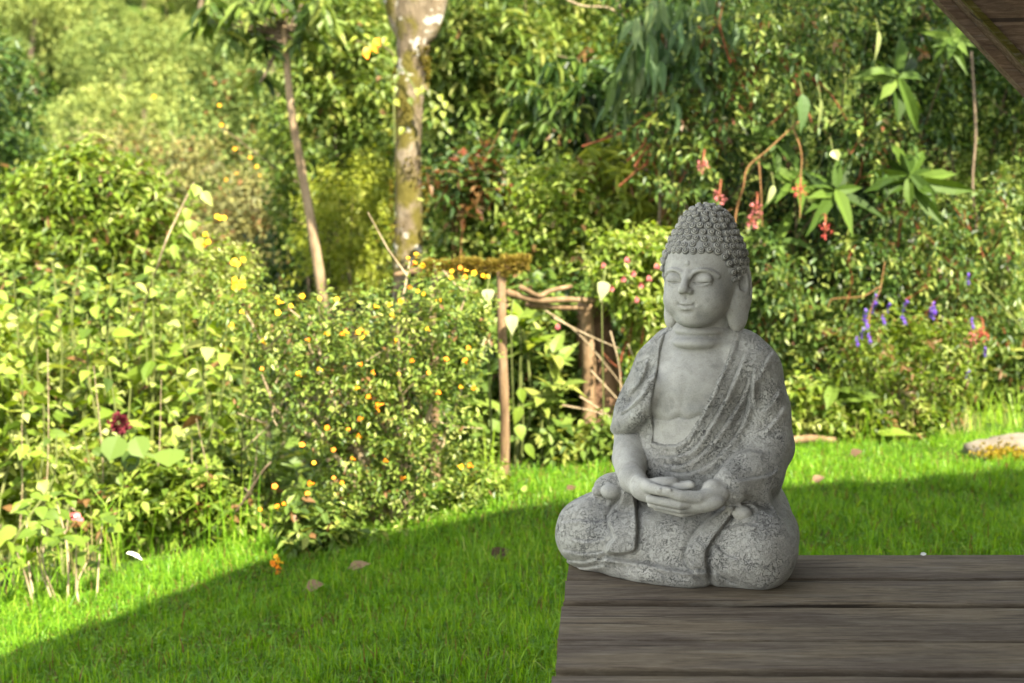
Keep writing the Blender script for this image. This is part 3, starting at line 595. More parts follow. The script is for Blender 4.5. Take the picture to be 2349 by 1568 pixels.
# ---------------------------------------------------------------- statue material and parts
def stonemat(name,pits,dk=1.):
    m,nt,out=newmat(name); a=noise(nt,11,6,.68); b=noise(nt,34,6,.72); fine=noise(nt,420,3,.7)
    c=ramp(nt,[(.30,(.24,.233,.208)),(.48,(.40,.388,.345)),(.66,(.54,.525,.465))],b)
    st=ramp(nt,[(.49,(0,0,0)),(.62,(1,1,1))],maths(nt,'ADD',maths(nt,'MULTIPLY',a,.6),maths(nt,'MULTIPLY',b,.4))); c=mixc(nt,maths(nt,'MULTIPLY',st,.72),c,(.145,.150,.155))
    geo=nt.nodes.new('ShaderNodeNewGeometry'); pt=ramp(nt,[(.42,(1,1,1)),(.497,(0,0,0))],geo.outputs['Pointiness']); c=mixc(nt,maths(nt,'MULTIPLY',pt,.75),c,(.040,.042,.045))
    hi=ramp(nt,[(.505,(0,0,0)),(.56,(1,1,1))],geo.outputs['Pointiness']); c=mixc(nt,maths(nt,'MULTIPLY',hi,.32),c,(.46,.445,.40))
    sp=ramp(nt,[(.35,(0,0,0)),(.5,(1,1,1))],fine); c=mixc(nt,.35,c,mixc(nt,sp,(.17,.168,.158),(.32,.313,.285)))
    if dk<1:   # curl tint: cap, rims and grooves darker, ridge crests lighter
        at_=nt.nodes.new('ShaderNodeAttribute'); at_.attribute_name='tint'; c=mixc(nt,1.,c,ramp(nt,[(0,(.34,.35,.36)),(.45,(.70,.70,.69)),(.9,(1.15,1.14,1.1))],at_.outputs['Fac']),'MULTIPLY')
    h=maths(nt,'MULTIPLY',fine,.25)
    if pits:
        tc=nt.nodes.new('ShaderNodeTexCoord'); dn=nt.nodes.new('ShaderNodeTexNoise'); dn.inputs['Scale'].default_value=70; dn.inputs['Detail'].default_value=2; nt.links.new(tc.outputs['Object'],dn.inputs['Vector'])
        add=nt.nodes.new('ShaderNodeVectorMath'); add.operation='MULTIPLY_ADD'; add.inputs[1].default_value=(.02,.02,.02); nt.links.new(dn.outputs['Color'],add.inputs[0]); nt.links.new(tc.outputs['Object'],add.inputs[2])
        vo=nt.nodes.new('ShaderNodeTexVoronoi'); vo.inputs['Scale'].default_value=190; nt.links.new(add.outputs[0],vo.inputs['Vector'])
        msk=ramp(nt,[(.46,(0,0,0)),(.60,(1,1,1))],noise(nt,21,4,.7)); ring=ramp(nt,[(.0,(.0,.0,.0)),(.16,(1,1,1)),(.30,(0,0,0))],vo.outputs['Distance'])
        worm=ramp(nt,[(.47,(0,0,0)),(.492,(1,1,1)),(.505,(1,1,1)),(.525,(0,0,0))],noise(nt,105,3,.6,'Object',None,.9))
        pit=maths(nt,'MULTIPLY',maths(nt,'MAXIMUM',ring,maths(nt,'MULTIPLY',worm,.8)),maths(nt,'ADD',maths(nt,'MULTIPLY',msk,.75),.30))
        c=mixc(nt,maths(nt,'MULTIPLY',pit,.78),c,(.055,.057,.062)); h=maths(nt,'SUBTRACT',maths(nt,'ADD',h,maths(nt,'MULTIPLY',b,.9)),maths(nt,'MULTIPLY',pit,.8))
    principled(nt,out,c,.82,.25,h,1. if pits else .5,.0045); return m
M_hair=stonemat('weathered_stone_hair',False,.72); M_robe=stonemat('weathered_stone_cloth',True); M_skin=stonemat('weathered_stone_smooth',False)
statue=tag(empty('buddha_statue',(AX[0],AX[1],0)),'grey stone seated Buddha statue meditating on the wooden deck','statue'); statue.rotation_euler=(0,0,-TH)
def smesh(name,V,Q,mat,parent,tint=None):
    used=np.unique(Q); mp=np.zeros(len(V),int); mp[used]=np.arange(len(used))
    o=MB().add(V[used]*.01,mp[Q],tint).build(name,mat,None,True,np.zeros(3)); o.parent=parent; return o
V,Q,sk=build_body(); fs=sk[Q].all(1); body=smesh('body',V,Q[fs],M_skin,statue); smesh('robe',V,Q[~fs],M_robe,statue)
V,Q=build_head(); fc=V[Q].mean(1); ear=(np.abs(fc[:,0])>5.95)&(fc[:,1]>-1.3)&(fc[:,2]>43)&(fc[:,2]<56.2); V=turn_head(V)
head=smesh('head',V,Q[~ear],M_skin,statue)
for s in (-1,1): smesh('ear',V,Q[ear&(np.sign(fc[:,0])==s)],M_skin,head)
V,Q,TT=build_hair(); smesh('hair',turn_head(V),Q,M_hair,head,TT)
# ---------------------------------------------------------------- plant builders
def cl(px,py,depth,rx,ry,rd=None):
    """a clump of foliage: centre at a distance, radii given as seen from the lawn"""
    k=depth/3262.; return at(px,py,depth),np.array([rx*k,rd if rd else (rx+ry)*.5*k,ry*k])
def clump_points(cls,n,rg,shell=.55):
    vol=np.array([np.prod(r)**.72 for _,r in cls]); pick=rg.choice(len(cls),n,p=vol/vol.sum())
    d=unit(rg.normal(0,1,(n,3))); rad=rg.uniform(shell**3,1,n)**(1/3.)
    c=np.array([c for c,_ in cls])[pick]; r=np.array([r for _,r in cls])[pick]
    rad*=1+.22*np.sin(d[:,0]*5+pick*1.7)*np.sin(d[:,2]*6+pick)      # uneven outline
    return c+d*r*rad[:,None],unit(d/r)
def sprigs(mb,P,D,rg,k=7,L=.18,ln=.06,wd=.028,shape='ovate',tint=.5,tv=.16,ub=.4,droop=.3,spread=1.,mid=False,face=.35):
    n=len(P); d=unit(D*.6+np.array([0,0,ub])+rg.normal(0,.45,(n,3))); L=L*rg.uniform(.7,1.3,n); ang=rg.uniform(0,6.28,n); tt=tint+rg.normal(0,tv,n)
    ref=unit(np.cross(d,rg.normal(0,1,(n,3)))); ref2=np.cross(d,ref); A=[];B=[];S=[];T=[]
    for i in range(k):
        s=(i+.6)/k; a=ang+i*2.4; perp=ref*np.cos(a)[:,None]+ref2*np.sin(a)[:,None]
        pos=P+d*(L*s)[:,None]; pos[:,2]-=droop*.35*L*s*s
        A.append(pos); B.append(d*(.35+.5*(i==k-1))+perp*spread+np.array([0,0,-droop])+rg.normal(0,.15,(n,3))); S.append(rg.uniform(.7,1.15,n)*(1-.25*abs(s-.5))); T.append(tt+rg.normal(0,tv*.7,n))
    A=np.concatenate(A);B=np.concatenate(B);S=np.concatenate(S);T=np.concatenate(T)
    up=np.array([0,0,1.])+rg.normal(0,face,(len(A),3))
    leaves(mb,A,B,up,ln*S,wd*S,shape,np.clip(T,0,1),mid)
    return d,L
def add_stems(root,name,base,targets,rg,r0,mat,twigs=None,n_sub=0,sides=5):
    for q in targets:
        mb=MB(); b=base+np.array([rg.normal(0,.03),rg.normal(0,.03),-.03]); m1=b+(q-b)*.35+rg.normal(0,.05,3)*np.array([1,1,.3])*np.linalg.norm(q-b); m1[2]=b[2]+(q[2]-b[2])*.45
        P=spline([b,m1,b+(q-b)*.72+rg.normal(0,.02,3),q],5); tube(mb,P,r0,r0*.35,sides)
        for _ in range(n_sub):
            i=rg.integers(len(P)//3,len(P)-1); o=P[i]; e=o+unit(P[i]-P[i-1]+rg.normal(0,.7,3))*rg.uniform(.12,.3)*np.linalg.norm(q-b)
            tube(mb,[o,(o+e)/2+rg.normal(0,.012,3),e],r0*.4,r0*.15,4)
        mb.build(name,mat,root)
def shrub(name,label,cat,group,base,depth,cls,mat,smat,seed,n=400,k=7,L=.18,ln=.06,wd=.028,shape='ovate',tint=.5,tv=.16,ub=.4,droop=.3,stems=4,r0=.012,shell=.55,spread=1.,mid=False,n_sub=2,face=.35,stemname='stem',gz=None):
    rg=np.random.default_rng(seed); g=ground_at(base[0],base[1],depth)
    if gz is not None: g[2]=gz
    root=tag(empty(name,g),label,cat,group)
    cl_=[cl(c[0],c[1],c[4] if len(c)>4 else depth,c[2],c[3],c[5] if len(c)>5 else None) for c in cls]
    P,D=clump_points(cl_,n,rg,shell); mb=MB(); sprigs(mb,P,D,rg,k,L,ln,wd,shape,tint,tv,ub,droop,spread,mid,face)
    mb.build('foliage',mat,root)
    if stems: add_stems(root,stemname,g,P[rg.choice(n,stems,replace=False)],rg,r0,smat,n_sub=n_sub)
    return root,P,D,rg
def small_tree(name,label,cat,group,depth,trunk,cls,mat,bmat,seed,r0=.06,r1=.03,limbs=6,**kw):
    """trunk given by sight points, with limbs running into the crown"""
    rg=np.random.default_rng(seed); T=[at(x,y,d if d else depth) for x,y,d in trunk]; root=tag(empty(name,T[0]),label,cat,group)
    mb=MB(); P=spline(T,6); tube(mb,P,r0,r1,9); mb.build('trunk',bmat,root)
    cl_=[cl(c[0],c[1],c[4] if len(c)>4 else depth,c[2],c[3],c[5] if len(c)>5 else None) for c in cls]
    Q,D=clump_points(cl_,kw.pop('n',500),rg,kw.pop('shell',.45)); mb=MB(); sprigs(mb,Q,D,rg,**kw); mb.build('crown',mat,root)
    for i in range(limbs):
        a=P[int(len(P)*rg.uniform(.55,.99))]; q=Q[rg.integers(len(Q))]; mb=MB(); tube(mb,spline([a,(a+q)/2+rg.normal(0,.08,3),q],4),r1*.8,.006,5); mb.build('limb',bmat,root)
    return root
def rosette(mb,c,axis,n,ln,wd,rg,shape='strap',tint=.5,tv=.12,flat=.55,mid=True,droop0=0.):
    """whorl of long leaves round a shoot tip"""
    axis=unit(np.array(axis,float)); a=unit(np.cross(axis,[.3,1,.2])); b=np.cross(axis,a); th=np.arange(n)*2.399+rg.uniform(0,6); f=flat+rg.normal(0,.22,n)-.5*(np.arange(n)/n-.5)
    d=np.cos(th)[:,None]*a+np.sin(th)[:,None]*b; d=d*np.cos(f)[:,None]+axis*np.sin(f)[:,None]-np.array([0,0,droop0]); pos=np.tile(np.array(c,float),(n,1))+axis*(np.arange(n)/n*.06*ln/.15)[:,None]
    s=rg.uniform(.5,1.12,n); leaves(mb,pos,d+rg.normal(0,.13,(n,3)),axis+rg.normal(0,.3,(n,3)),ln*s,wd*(.4*s+.6)*rg.uniform(.8,1.15,n),shape,np.clip(tint+rg.normal(0,tv,n),.06,1),mid)
# ---------------------------------------------------------------- plant materials
M_twig=barkmat('twig_bark',[(.06,.042,.025),(.13,.095,.060),(.20,.16,.11)],30); M_pale=barkmat('pale_stem',[(.16,.12,.07),(.30,.23,.14),(.40,.33,.22)],30); M_gst=barkmat('green_stem',[(.06,.08,.02),(.11,.13,.035),(.16,.15,.06)],30)
M_orst=barkmat('orange_stem',[(.10,.050,.022),(.19,.095,.036),(.26,.15,.07)],30); M_rdst=barkmat('red_stem',[(.13,.030,.015),(.20,.055,.025),(.22,.10,.045)],30)
YB=[(.035,.065,.008),(.095,.155,.016),(.17,.24,.028),(.26,.31,.065),(.36,.39,.14)]
M_bright=leafmat('sunlit_leaf',YB,.40,.3,.45)
M_mid=leafmat('mid_leaf',[(.022,.042,.009),(.050,.090,.015),(.092,.145,.022),(.15,.205,.035),(.24,.26,.055)],.32,.25,.48)
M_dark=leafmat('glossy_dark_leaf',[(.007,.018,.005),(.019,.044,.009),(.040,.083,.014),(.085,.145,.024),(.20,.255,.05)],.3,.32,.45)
M_olive=leafmat('olive_leaf',[(.10,.11,.045),(.17,.17,.06),(.24,.23,.075),(.31,.28,.09),(.36,.32,.13)],.35,.2,.55,.3)
M_far=leafmat('hillside_leaf',[(.055,.095,.028),(.11,.16,.042),(.18,.225,.058),(.25,.285,.075),(.31,.32,.10)],.30,.15,.6,.5)  # leaf colours lightened in place of thin haze over the far hill
M_yel=leafmat('yellow_green_leaf',[(.07,.10,.012),(.14,.18,.02),(.22,.26,.03),(.31,.34,.05),(.40,.40,.09)],.35,.25,.45)
M_blue=leafmat('grey_green_leaf',[(.020,.046,.014),(.038,.080,.022),(.062,.115,.034),(.10,.155,.048),(.14,.19,.07)],.3,.3,.48)
M_spray=leafmat('red_tinged_leaf',[(.14,.035,.014),(.022,.048,.010),(.050,.10,.018),(.11,.17,.03),(.23,.27,.06)],.32,.35,.45)
M_whorl=leafmat('whorl_leaf',[(.016,.034,.005),(.032,.062,.008),(.055,.098,.013),(.095,.150,.022),(.16,.22,.045)],.3,.15,.55)
M_dry=leafmat('dry_grass_blade',[(.10,.11,.03),(.20,.20,.06),(.32,.28,.11),(.42,.34,.18)],.3,.15,.6)
M_pale_l=leafmat('pale_leaf',[(.14,.18,.04),(.22,.26,.08),(.30,.33,.14),(.36,.37,.21)],.3,.3,.4)
M_brown=leafmat('dead_leaf',[(.05,.028,.016),(.10,.058,.034),(.17,.105,.062),(.25,.16,.10)],.15,.15,.7)
M_orange=plain('orange_petal',(.85,.26,.012),.5,.2,.22,40); M_yorange=plain('yellow_petal',(.88,.46,.02),.5,.2,.15,40); M_pink=plain('pink_petal',(.42,.12,.12),.5,.2,.3,60); M_purple=plain('purple_petal',(.12,.055,.36),.5,.2,.3,60)
M_burg=plain('burgundy_petal',(.10,.012,.018),.7,.2,.4,60); M_white=plain('white_petal',(.80,.80,.74),.5,.2,.1,60); M_red=plain('red_berry',(.36,.055,.04),.45,.3,.35,50)
# ---------------------------------------------------------------- trees over the far hillside (each a thing, sharing a few shapes)
def hill_tree(seed,h,r,n,shape,ln):
    rg=np.random.default_rng(seed); root=empty('hillside_tree',(0,0,-300)); o=np.array([0,0,-300.])
    mb=MB(); tube(mb,[o,o+[.05*h,0,.4*h],o+[0,.03*h,.75*h]],.06*h/2,.02*h,6); mb.build('trunk',M_twig,root)
    cls=[]
    for i in range(9):
        a=rg.uniform(0,6.28); q=r*rg.uniform(.25,.75); cls.append((o+np.array([q*math.cos(a),q*math.sin(a),h*rg.uniform(.35,.88)]),np.array([1,1,.75])*r*rg.uniform(.28,.5)))
    n=int(n*2.4); P,D=clump_points(cls,n,rg,.82); mb=MB(); ln*=.55; sprigs(mb,P,D,rg,6,ln*2.2,ln,ln*.62,shape,.45,.12,.5,.2); mb.build('crown',M_far,root); return root
HT=[hill_tree(50+i,h,r,n,s,l) for i,(h,r,n,s,l) in enumerate(((3.2,1.7,520,'ovate',.21),(2.6,1.5,460,'small',.20),(4.0,2.0,560,'ovate',.24),(2.2,1.6,420,'lance',.24),(3.0,1.4,460,'round',.19)))]
HL=['round topped yellow green tree in the mass on the far hillside','low spreading olive green tree in the mass on the far hillside','tall many lobed green tree in the mass on the far hillside','broad low shaggy bushy tree in the mass on the far hillside','narrow dense green tree in the mass on the far hillside']
rg=np.random.default_rng(4); first=[True]*5; cnt=0
for y in np.concatenate([np.arange(21,34,2.3),np.arange(34,80,3.4)]):
    for x in np.arange(-.56*y-1,.44*y+1,2.7 if y<34 else 3.6):
        if (x<-.38*y-1 or x>.14*y+1) and rg.random()<.68: continue
        X=x+rg.uniform(-1.,1.); Yy=y+rg.uniform(-1.,1.); k=rg.integers(5); src=HT[k]
        if first[k]: r=src; first[k]=False
        else:
            r=src.copy(); C.objects.link(r)
            for ch in src.children: c=ch.copy(); C.objects.link(c); c.parent=r
        s=rg.uniform(.75,1.25)*(1+.004*(y-30)); r.location=(X,Yy,float(G(X,Yy))-.2); r.scale=(s,s,s*rg.uniform(.85,1.15)); r.rotation_euler=(0,0,rg.uniform(0,6.28)); tag(r,HL[k],'tree','trees covering the far hillside'); cnt+=1
# undergrowth down in the gully and between the hillside trees
rg=np.random.default_rng(9); N=6500; y=rg.uniform(9.5,70,N); x=np.where(rg.random(N)<.8,rg.uniform(-.40,.14,N),rg.uniform(-.6,.5,N))*y; P=np.stack([x,y,G(x,y)+rg.uniform(0,.9,N)],1)
mb=MB(); sprigs(mb,P,unit(np.array([0,0,1.])+rg.normal(0,.4,(N,3))),rg,7,.5,.20,.11,'ovate',.42,.16,.5,.25); tag(mb.build('undergrowth',M_mid),kind='stuff')
# ---------------------------------------------------------------- trees and bushes across the gully, behind the trunk
shrub('olive_bush','grey olive bushy tree low on the hillside behind the pale climbing shoot','bush',None,(330,650),17,[(330,400,140,90),(420,560,150,110),(230,380,90,60),(480,430,90,90)],M_olive,M_twig,101,650,7,.30,.10,.05,'ovate',.42,.16,.4,.3,4,.03)
shrub('dark_tree','dark green leafy tree cut by the edge of the photo','tree',None,(-40,600),12,[(-10,210,75,110),(-30,330,70,60),(20,560,90,80)],M_dark,M_twig,102,420,7,.24,.09,.042,'ovate',.5,.14,.4,.3,3,.03)
shrub('green_thicket','mid green thicket on the slope below the dark edge tree','bush',None,(110,640),13,[(90,420,110,70),(130,520,130,80),(40,470,80,90)],M_mid,M_twig,103,700,7,.22,.085,.042,'ovate',.45,.16,.4,.3,3,.02)
shrub('gully_bush','shady olive bush in the gully left of the thin tree','bush',None,(560,760),14,[(560,560,110,90),(620,650,120,110),(500,660,90,80),(610,480,70,70)],M_olive,M_twig,104,900,7,.24,.09,.045,'ovate',.4,.16,.35,.3,4,.02)
shrub('marigold_bush','loose green bush dotted with yellow flowers behind the thin tree','bush',None,(590,600),19,[(560,300,90,90),(600,220,70,60),(540,390,80,70),(470,300,60,70)],M_far,M_twig,105,520,7,.3,.11,.055,'ovate',.5,.15,.4,.3,3,.02)
shrub('leafy_shrub','bright leafy shrub filling the space between thin tree and mossy trunk','shrub',None,(800,700),11.5,[(730,330,90,150),(800,200,90,120),(860,330,70,110),(760,80,110,90),(700,480,60,90)],M_mid,M_twig,106,1300,7,.20,.085,.042,'lance',.62,.18,.4,.35,5,.02)
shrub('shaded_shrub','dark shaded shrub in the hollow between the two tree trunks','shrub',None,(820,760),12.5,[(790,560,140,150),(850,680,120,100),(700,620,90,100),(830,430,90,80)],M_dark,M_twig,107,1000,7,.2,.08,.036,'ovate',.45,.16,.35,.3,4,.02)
shrub('feathery_bush','yellow green feathery bush beside the mossy trunk','bush',None,(800,720),10.5,[(810,470,95,75),(760,540,70,70),(865,430,50,55),(845,560,60,80),(780,630,90,60)],M_yel,M_twig,108,520,9,.17,.06,.020,'lance',.55,.16,.55,.2,5,.012)
# ---------------------------------------------------------------- mossy trunk and thin tree
m,nt,out=newmat('mossy_bark'); f=noise(nt,7,6,.65,'Object',(1,1,.55),.5); f2=noise(nt,5,5,.6,'Object',(1,1,.7)); f3=noise(nt,9,4,.55)
c=ramp(nt,[(.3,(.070,.052,.030)),(.5,(.14,.108,.068)),(.68,(.22,.185,.13))],f); c=mixc(nt,ramp(nt,[(.46,(0,0,0)),(.54,(1,1,1))],f2),c,(.095,.080,.016)); c=mixc(nt,ramp(nt,[(.605,(0,0,0)),(.65,(1,1,1))],f3),c,(.36,.34,.28))
principled(nt,out,c,.9,.15,noise(nt,26,6,.65,'Object',(1,1,.5)),.9,.03); M_mossbark=m
T=[(935,790,9),(935,640,9),(938,480,9),(936,330,9),(942,190,9),(948,90,9),(950,-40,9),(975,-240,9)]
rg=np.random.default_rng(11); root=tag(empty('mossy_tree',at(935,800,9)),'thick pale tree trunk with moss and white lichen patches','tree'); P=spline([at(*t) for t in T],8); mb=MB(); tube(mb,P,[.105,.095,.085,.081,.088,.105,.14,.12],None,18,random.Random(3),.05); mb.build('trunk',M_mossbark,root,True)
for a,b,c_ in (((985,60,9),(1030,-80,9.1),(1120,-260,9.3)),((915,40,9),(880,-90,8.9),(820,-260,8.8))): mb=MB(); tube(mb,spline([at(945,100,9),at(*a),at(*b),at(*c_)],5),[.075,.07,.06,.04],None,10); mb.build('limb',M_mossbark,root,True)
mb=MB(); Q,D=clump_points([cl(1150,-420,9.3,200,90),cl(820,-400,8.8,160,80)],130,rg,.4); sprigs(mb,Q,D,rg,7,.2,.1,.045,'lance',.5); mb.build('crown',M_mid,root)
mb=MB(); tuft=[]   # moss cushions hanging on the bark
for _ in range(2600):
    i=rg.integers(10,len(P)-18); a=rg.uniform(0,6.28); rr=np.interp(i/len(P),[0,.5,.8,1],[.113,.094,.10,.13]); tuft.append(P[i]+np.array([rr*math.cos(a),rr*math.sin(a),rg.uniform(-.02,.02)]))
tuft=np.array(tuft); keep=np.sin(tuft[:,2]*7.3+tuft[:,0]*30)+np.sin(tuft[:,2]*17+tuft[:,1]*23)>.75; tuft=tuft[keep]; n=len(tuft)
leaves(mb,tuft,unit(tuft-np.repeat([P.mean(0)],n,0)*[1,1,0]-np.stack([np.zeros(n),np.zeros(n),tuft[:,2]],1)*.98)+rg.normal(0,.4,(n,3)),rg.normal(0,1,(n,3)),.032,.012,'lance',rg.uniform(.1,.7,n))
mb.build('moss',leafmat('moss_tuft',[(.05,.042,.006),(.09,.075,.009),(.14,.11,.014),(.20,.15,.03)],.2,.1,.8),root)['kind']='stuff'
vine=tag(empty('climbing_vine',at(925,260,8.85)),'vine with yellow round leaves on the mossy trunk','vine'); rg=np.random.default_rng(12)
mb=MB(); tube(mb,spline([at(905,330,8.87),at(905,200,8.87),at(925,160,8.87),at(960,215,8.85),at(1000,215,8.8),at(1020,290,8.8)],5),.006,.004,4); mb.build('stem',M_gst,vine)
pp=[at(x,y,8.78) for x,y in ((958,210),(975,200),(940,232),(990,240),(1030,250),(925,300),(1000,278),(975,205),(987,213),(1008,225),(1022,240),(1015,262),(1003,250),(905,205),(912,180),(906,236),(1018,285),(1030,300),(1012,310))]
mb=MB(); leaves(mb,np.array(pp)+[0,0,.02],np.array([[rg.normal(0,.4),-.6,-1] for _ in pp]),np.array([0,-1.,.5])+rg.normal(0,.25,(len(pp),3)),.058,.040,'ovate',rg.uniform(0,.65,len(pp)),True); mb.build('foliage',M_yel,vine)
twig=tag(empty('orange_leaved_twig',at(900,120,8.8)),'twig with light green and orange leaves beside the mossy trunk','twig'); mb=MB(); tube(mb,spline([at(915,150,8.85),at(885,110,8.8),at(815,95,8.75)],5),.005,.003,4); mb.build('stem',M_twig,twig)
pp=[at(x,y,8.75) for x,y in ((820,85),(835,78),(850,95),(868,88),(885,85),(895,100),(845,110),(905,130))]; mb=MB(); leaves(mb,np.array(pp),np.array([[rg.normal(0,.7),-.5,-.6] for _ in pp]),np.array([0,-.6,1])+rg.normal(0,.2,(len(pp),3)),.062,.038,'ovate',rg.uniform(.2,.7,len(pp)),True); mb.build('foliage',M_yel,twig)
pp=[at(x,y,8.72) for x,y in ((848,112),(856,104),(862,90),(840,118))]; mb=MB(); leaves(mb,np.array(pp),np.array([[rg.normal(0,.6),-.5,-.7] for _ in pp]),np.array([0,-1.,.3])+rg.normal(0,.2,(len(pp),3)),.06,.04,'ovate',.5,True); mb.build('flower',M_orange,twig)
thin=tag(empty('thin_tree',at(757,760,10)),'thin leaning tree with a mop of long drooping leaves','tree'); rg=np.random.default_rng(13)
P=spline([at(757,760,10),at(735,640,10),at(712,500,10),at(690,380,10),at(668,250,10),at(655,110,10),at(650,60,10)],6); mb=MB(); tube(mb,P,[.042,.037,.033,.028,.024,.021],None,10,random.Random(1),.05); mb.build('trunk',barkmat('thin_bark',[(.10,.068,.036),(.22,.155,.088),(.33,.25,.155)],12),thin,True)
mb=MB(); heads=[(650,60),(600,45),(695,50),(560,30),(725,20),(625,0),(665,-20),(585,85),(530,55),(610,115),(700,95),(640,-70),(540,-40),(730,-60),(490,25),(597,190),(525,95),(750,60),(475,60)]
for i,(x,y) in enumerate(heads):
    c=at(x,y,10+rg.uniform(-.25,.25)); rosette(mb,c,(rg.normal(0,.4),-.3+rg.normal(0,.3),.9),17,.23,.055,rg,'strap',.55,.25,.15,True,.45)
mb.build('crown',M_mid,thin)
for x,y in heads[:16]: mb=MB(); q=at(x,y,10); tube(mb,spline([P[-1-rg.integers(0,5)],(P[-1]+q)/2+[0,0,-.05],q],4),.016,.008,5); mb.build('limb',M_twig,thin)
# ---------------------------------------------------------------- middle bushes right of the trunk
small_tree('glossy_tree','small tree with shiny whorled leaves right of the mossy trunk','tree',None,10.5,[(1180,900,0),(1150,500,0),(1110,250,0)],[(1060,130,110,70),(1150,190,110,70),(1020,220,60,60),(1190,110,80,50),(1100,60,80,50)],M_mid,M_twig,201,n=620,k=8,L=.16,ln=.11,wd=.034,shape='strap',tint=.66,tv=.2,ub=.6,droop=.5)
shrub('back_bush','dense green bush behind the trees near the top of the picture','bush',None,(1200,800),14,[(1100,-20,200,100),(1280,40,160,110),(1400,130,120,100),(1230,320,160,130),(1020,-60,120,80),(1400,-20,140,90)],M_mid,M_twig,202,1700,7,.24,.09,.04,'ovate',.58,.18,.4,.3,4,.02)
shrub('yellow_bush','hazy yellow green bush on the slope behind the drooping tree','bush',None,(1350,700),16,[(1400,60,130,100),(1330,180,110,90),(1450,180,90,90),(1500,40,80,90)],M_yel,M_twig,203,800,8,.3,.10,.03,'lance',.4,.18,.4,.3,4,.02)
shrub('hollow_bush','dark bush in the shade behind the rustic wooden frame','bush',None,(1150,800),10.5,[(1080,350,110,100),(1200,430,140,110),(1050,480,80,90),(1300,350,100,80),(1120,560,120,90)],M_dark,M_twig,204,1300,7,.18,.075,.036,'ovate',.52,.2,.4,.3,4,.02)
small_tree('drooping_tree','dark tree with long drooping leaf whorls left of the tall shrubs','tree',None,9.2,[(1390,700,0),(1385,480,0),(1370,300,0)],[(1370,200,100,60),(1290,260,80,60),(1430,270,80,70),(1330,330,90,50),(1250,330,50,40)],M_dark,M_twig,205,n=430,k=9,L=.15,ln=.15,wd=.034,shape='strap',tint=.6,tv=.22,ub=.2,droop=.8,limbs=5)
shrub('heart_leaf_bush','green bush sprinkled with bright leaves behind the mossy beam','bush',None,(1090,800),8.6,[(1085,500,70,80),(1160,480,90,80),(1110,570,80,70),(1080,610,60,50),(1230,540,90,80)],M_mid,M_twig,206,950,7,.15,.06,.034,'ovate',.62,.2,.4,.35,4,.012)
shrub('bright_bush','bright fresh green bush in full sun above the tree stump','bush',None,(1330,760),7.9,[(1290,470,95,75),(1380,520,100,80),(1240,560,70,70),(1330,590,100,70),(1440,560,70,80)],M_bright,M_gst,207,1050,7,.13,.055,.026,'ovate',.45,.2,.45,.35,5,.01)
p,P_,D_,rg=shrub('palm_leaf_shrub','shrub with arching yellow green finger leaves behind the stone head','shrub',None,(1470,700),8.0,[(1450,450,90,45),(1500,500,70,50),(1400,420,50,35)],M_yel,M_twig,208,120,12,.20,.13,.022,'strap',.4,.2,.5,.5,3,.012)
shrub('red_tip_shrub','shrub with upright reddish young leaves beside the mossy trunk','shrub',None,(1010,720),8.4,[(1050,440,35,50),(1090,450,40,45),(1120,400,30,30)],M_spray,M_orst,209,120,7,.14,.085,.035,'lance',.3,.25,.7,.0,3,.01)
# ---------------------------------------------------------------- sunny bank on the left
def tall_weed(name,label,cat,x,y,depth,tops,mat,smat,seed,ln=.085,wd=.055,shape='ovate',tint=.5,tv=.2,gap=.055,n=1,droop=.5,group=None,gap0=.25):
    """upright stems with paired leaves; tops are the sight points the stems reach"""
    rg=np.random.default_rng(seed); g=ground_at(x,y,depth); root=tag(empty(name,g),label,cat,group); mb=MB()
    for (tx,ty,*td) in tops:
        q=at(tx,ty,td[0] if td else depth+rg.normal(0,.12)); b=g+np.array([rg.normal(0,.07),rg.normal(0,.07),-.04]); P=spline([b,b+(q-b)*.4+rg.normal(0,.04,3)*[1,1,0],b+(q-b)*.75+rg.normal(0,.03,3)*[1,1,0],q],8)
        sb=MB(); tube(sb,P,.008,.003,5); sb.build('stem',smat,root)
        seg=np.linalg.norm(np.diff(P,axis=0),axis=1); S=np.concatenate([[0],np.cumsum(seg)]); s=np.arange(S[-1]*gap0,S[-1]+.001,gap); A=np.stack([np.interp(s,S,P[:,i]) for i in range(3)],1)
        for r in range(2*n):
            a=np.arange(len(s))*1.57+r*math.pi/n*1.0+rg.normal(0,.3,len(s)); d=np.stack([np.cos(a),np.sin(a),.25-droop*np.ones(len(s))+rg.normal(0,.25,len(s))],1); pet=.02
            sz=rg.uniform(.45,1.35,len(s))*np.interp(s/S[-1],[0,.6,.9,1],[.8,1,.9,.5])
            leaves(mb,A+unit(d*[1,1,0])*pet+rg.normal(0,.01,A.shape),d,np.array([0,-.15,1.])+rg.normal(0,.5,(len(s),3)),ln*sz,wd*.82*sz,shape,np.clip(tint+rg.normal(0,tv,len(s)),0,1),True)
    mb.build('foliage',mat,root); return root,rg
shrub('sunlit_tree','bright yellow green leafy tree rising over the weedy bank','tree',None,(200,900),9.2,[(200,455,110,75),(290,480,90,70),(110,490,90,80),(330,560,90,80),(200,580,150,90),(60,600,90,90),(215,395,60,35)],M_bright,M_twig,301,1300,8,.18,.085,.030,'lance',.4,.2,.5,.35,5,.015)
shrub('back_weeds','shadowed green weeds low between the bank plants','weeds',None,(250,1150),7.4,[(120,760,180,120),(330,800,170,130),(230,950,220,130),(480,900,120,150),(60,980,120,120),(430,1060,150,90)],M_mid,M_gst,302,1500,7,.15,.075,.042,'ovate',.5,.2,.45,.35,4,.008)
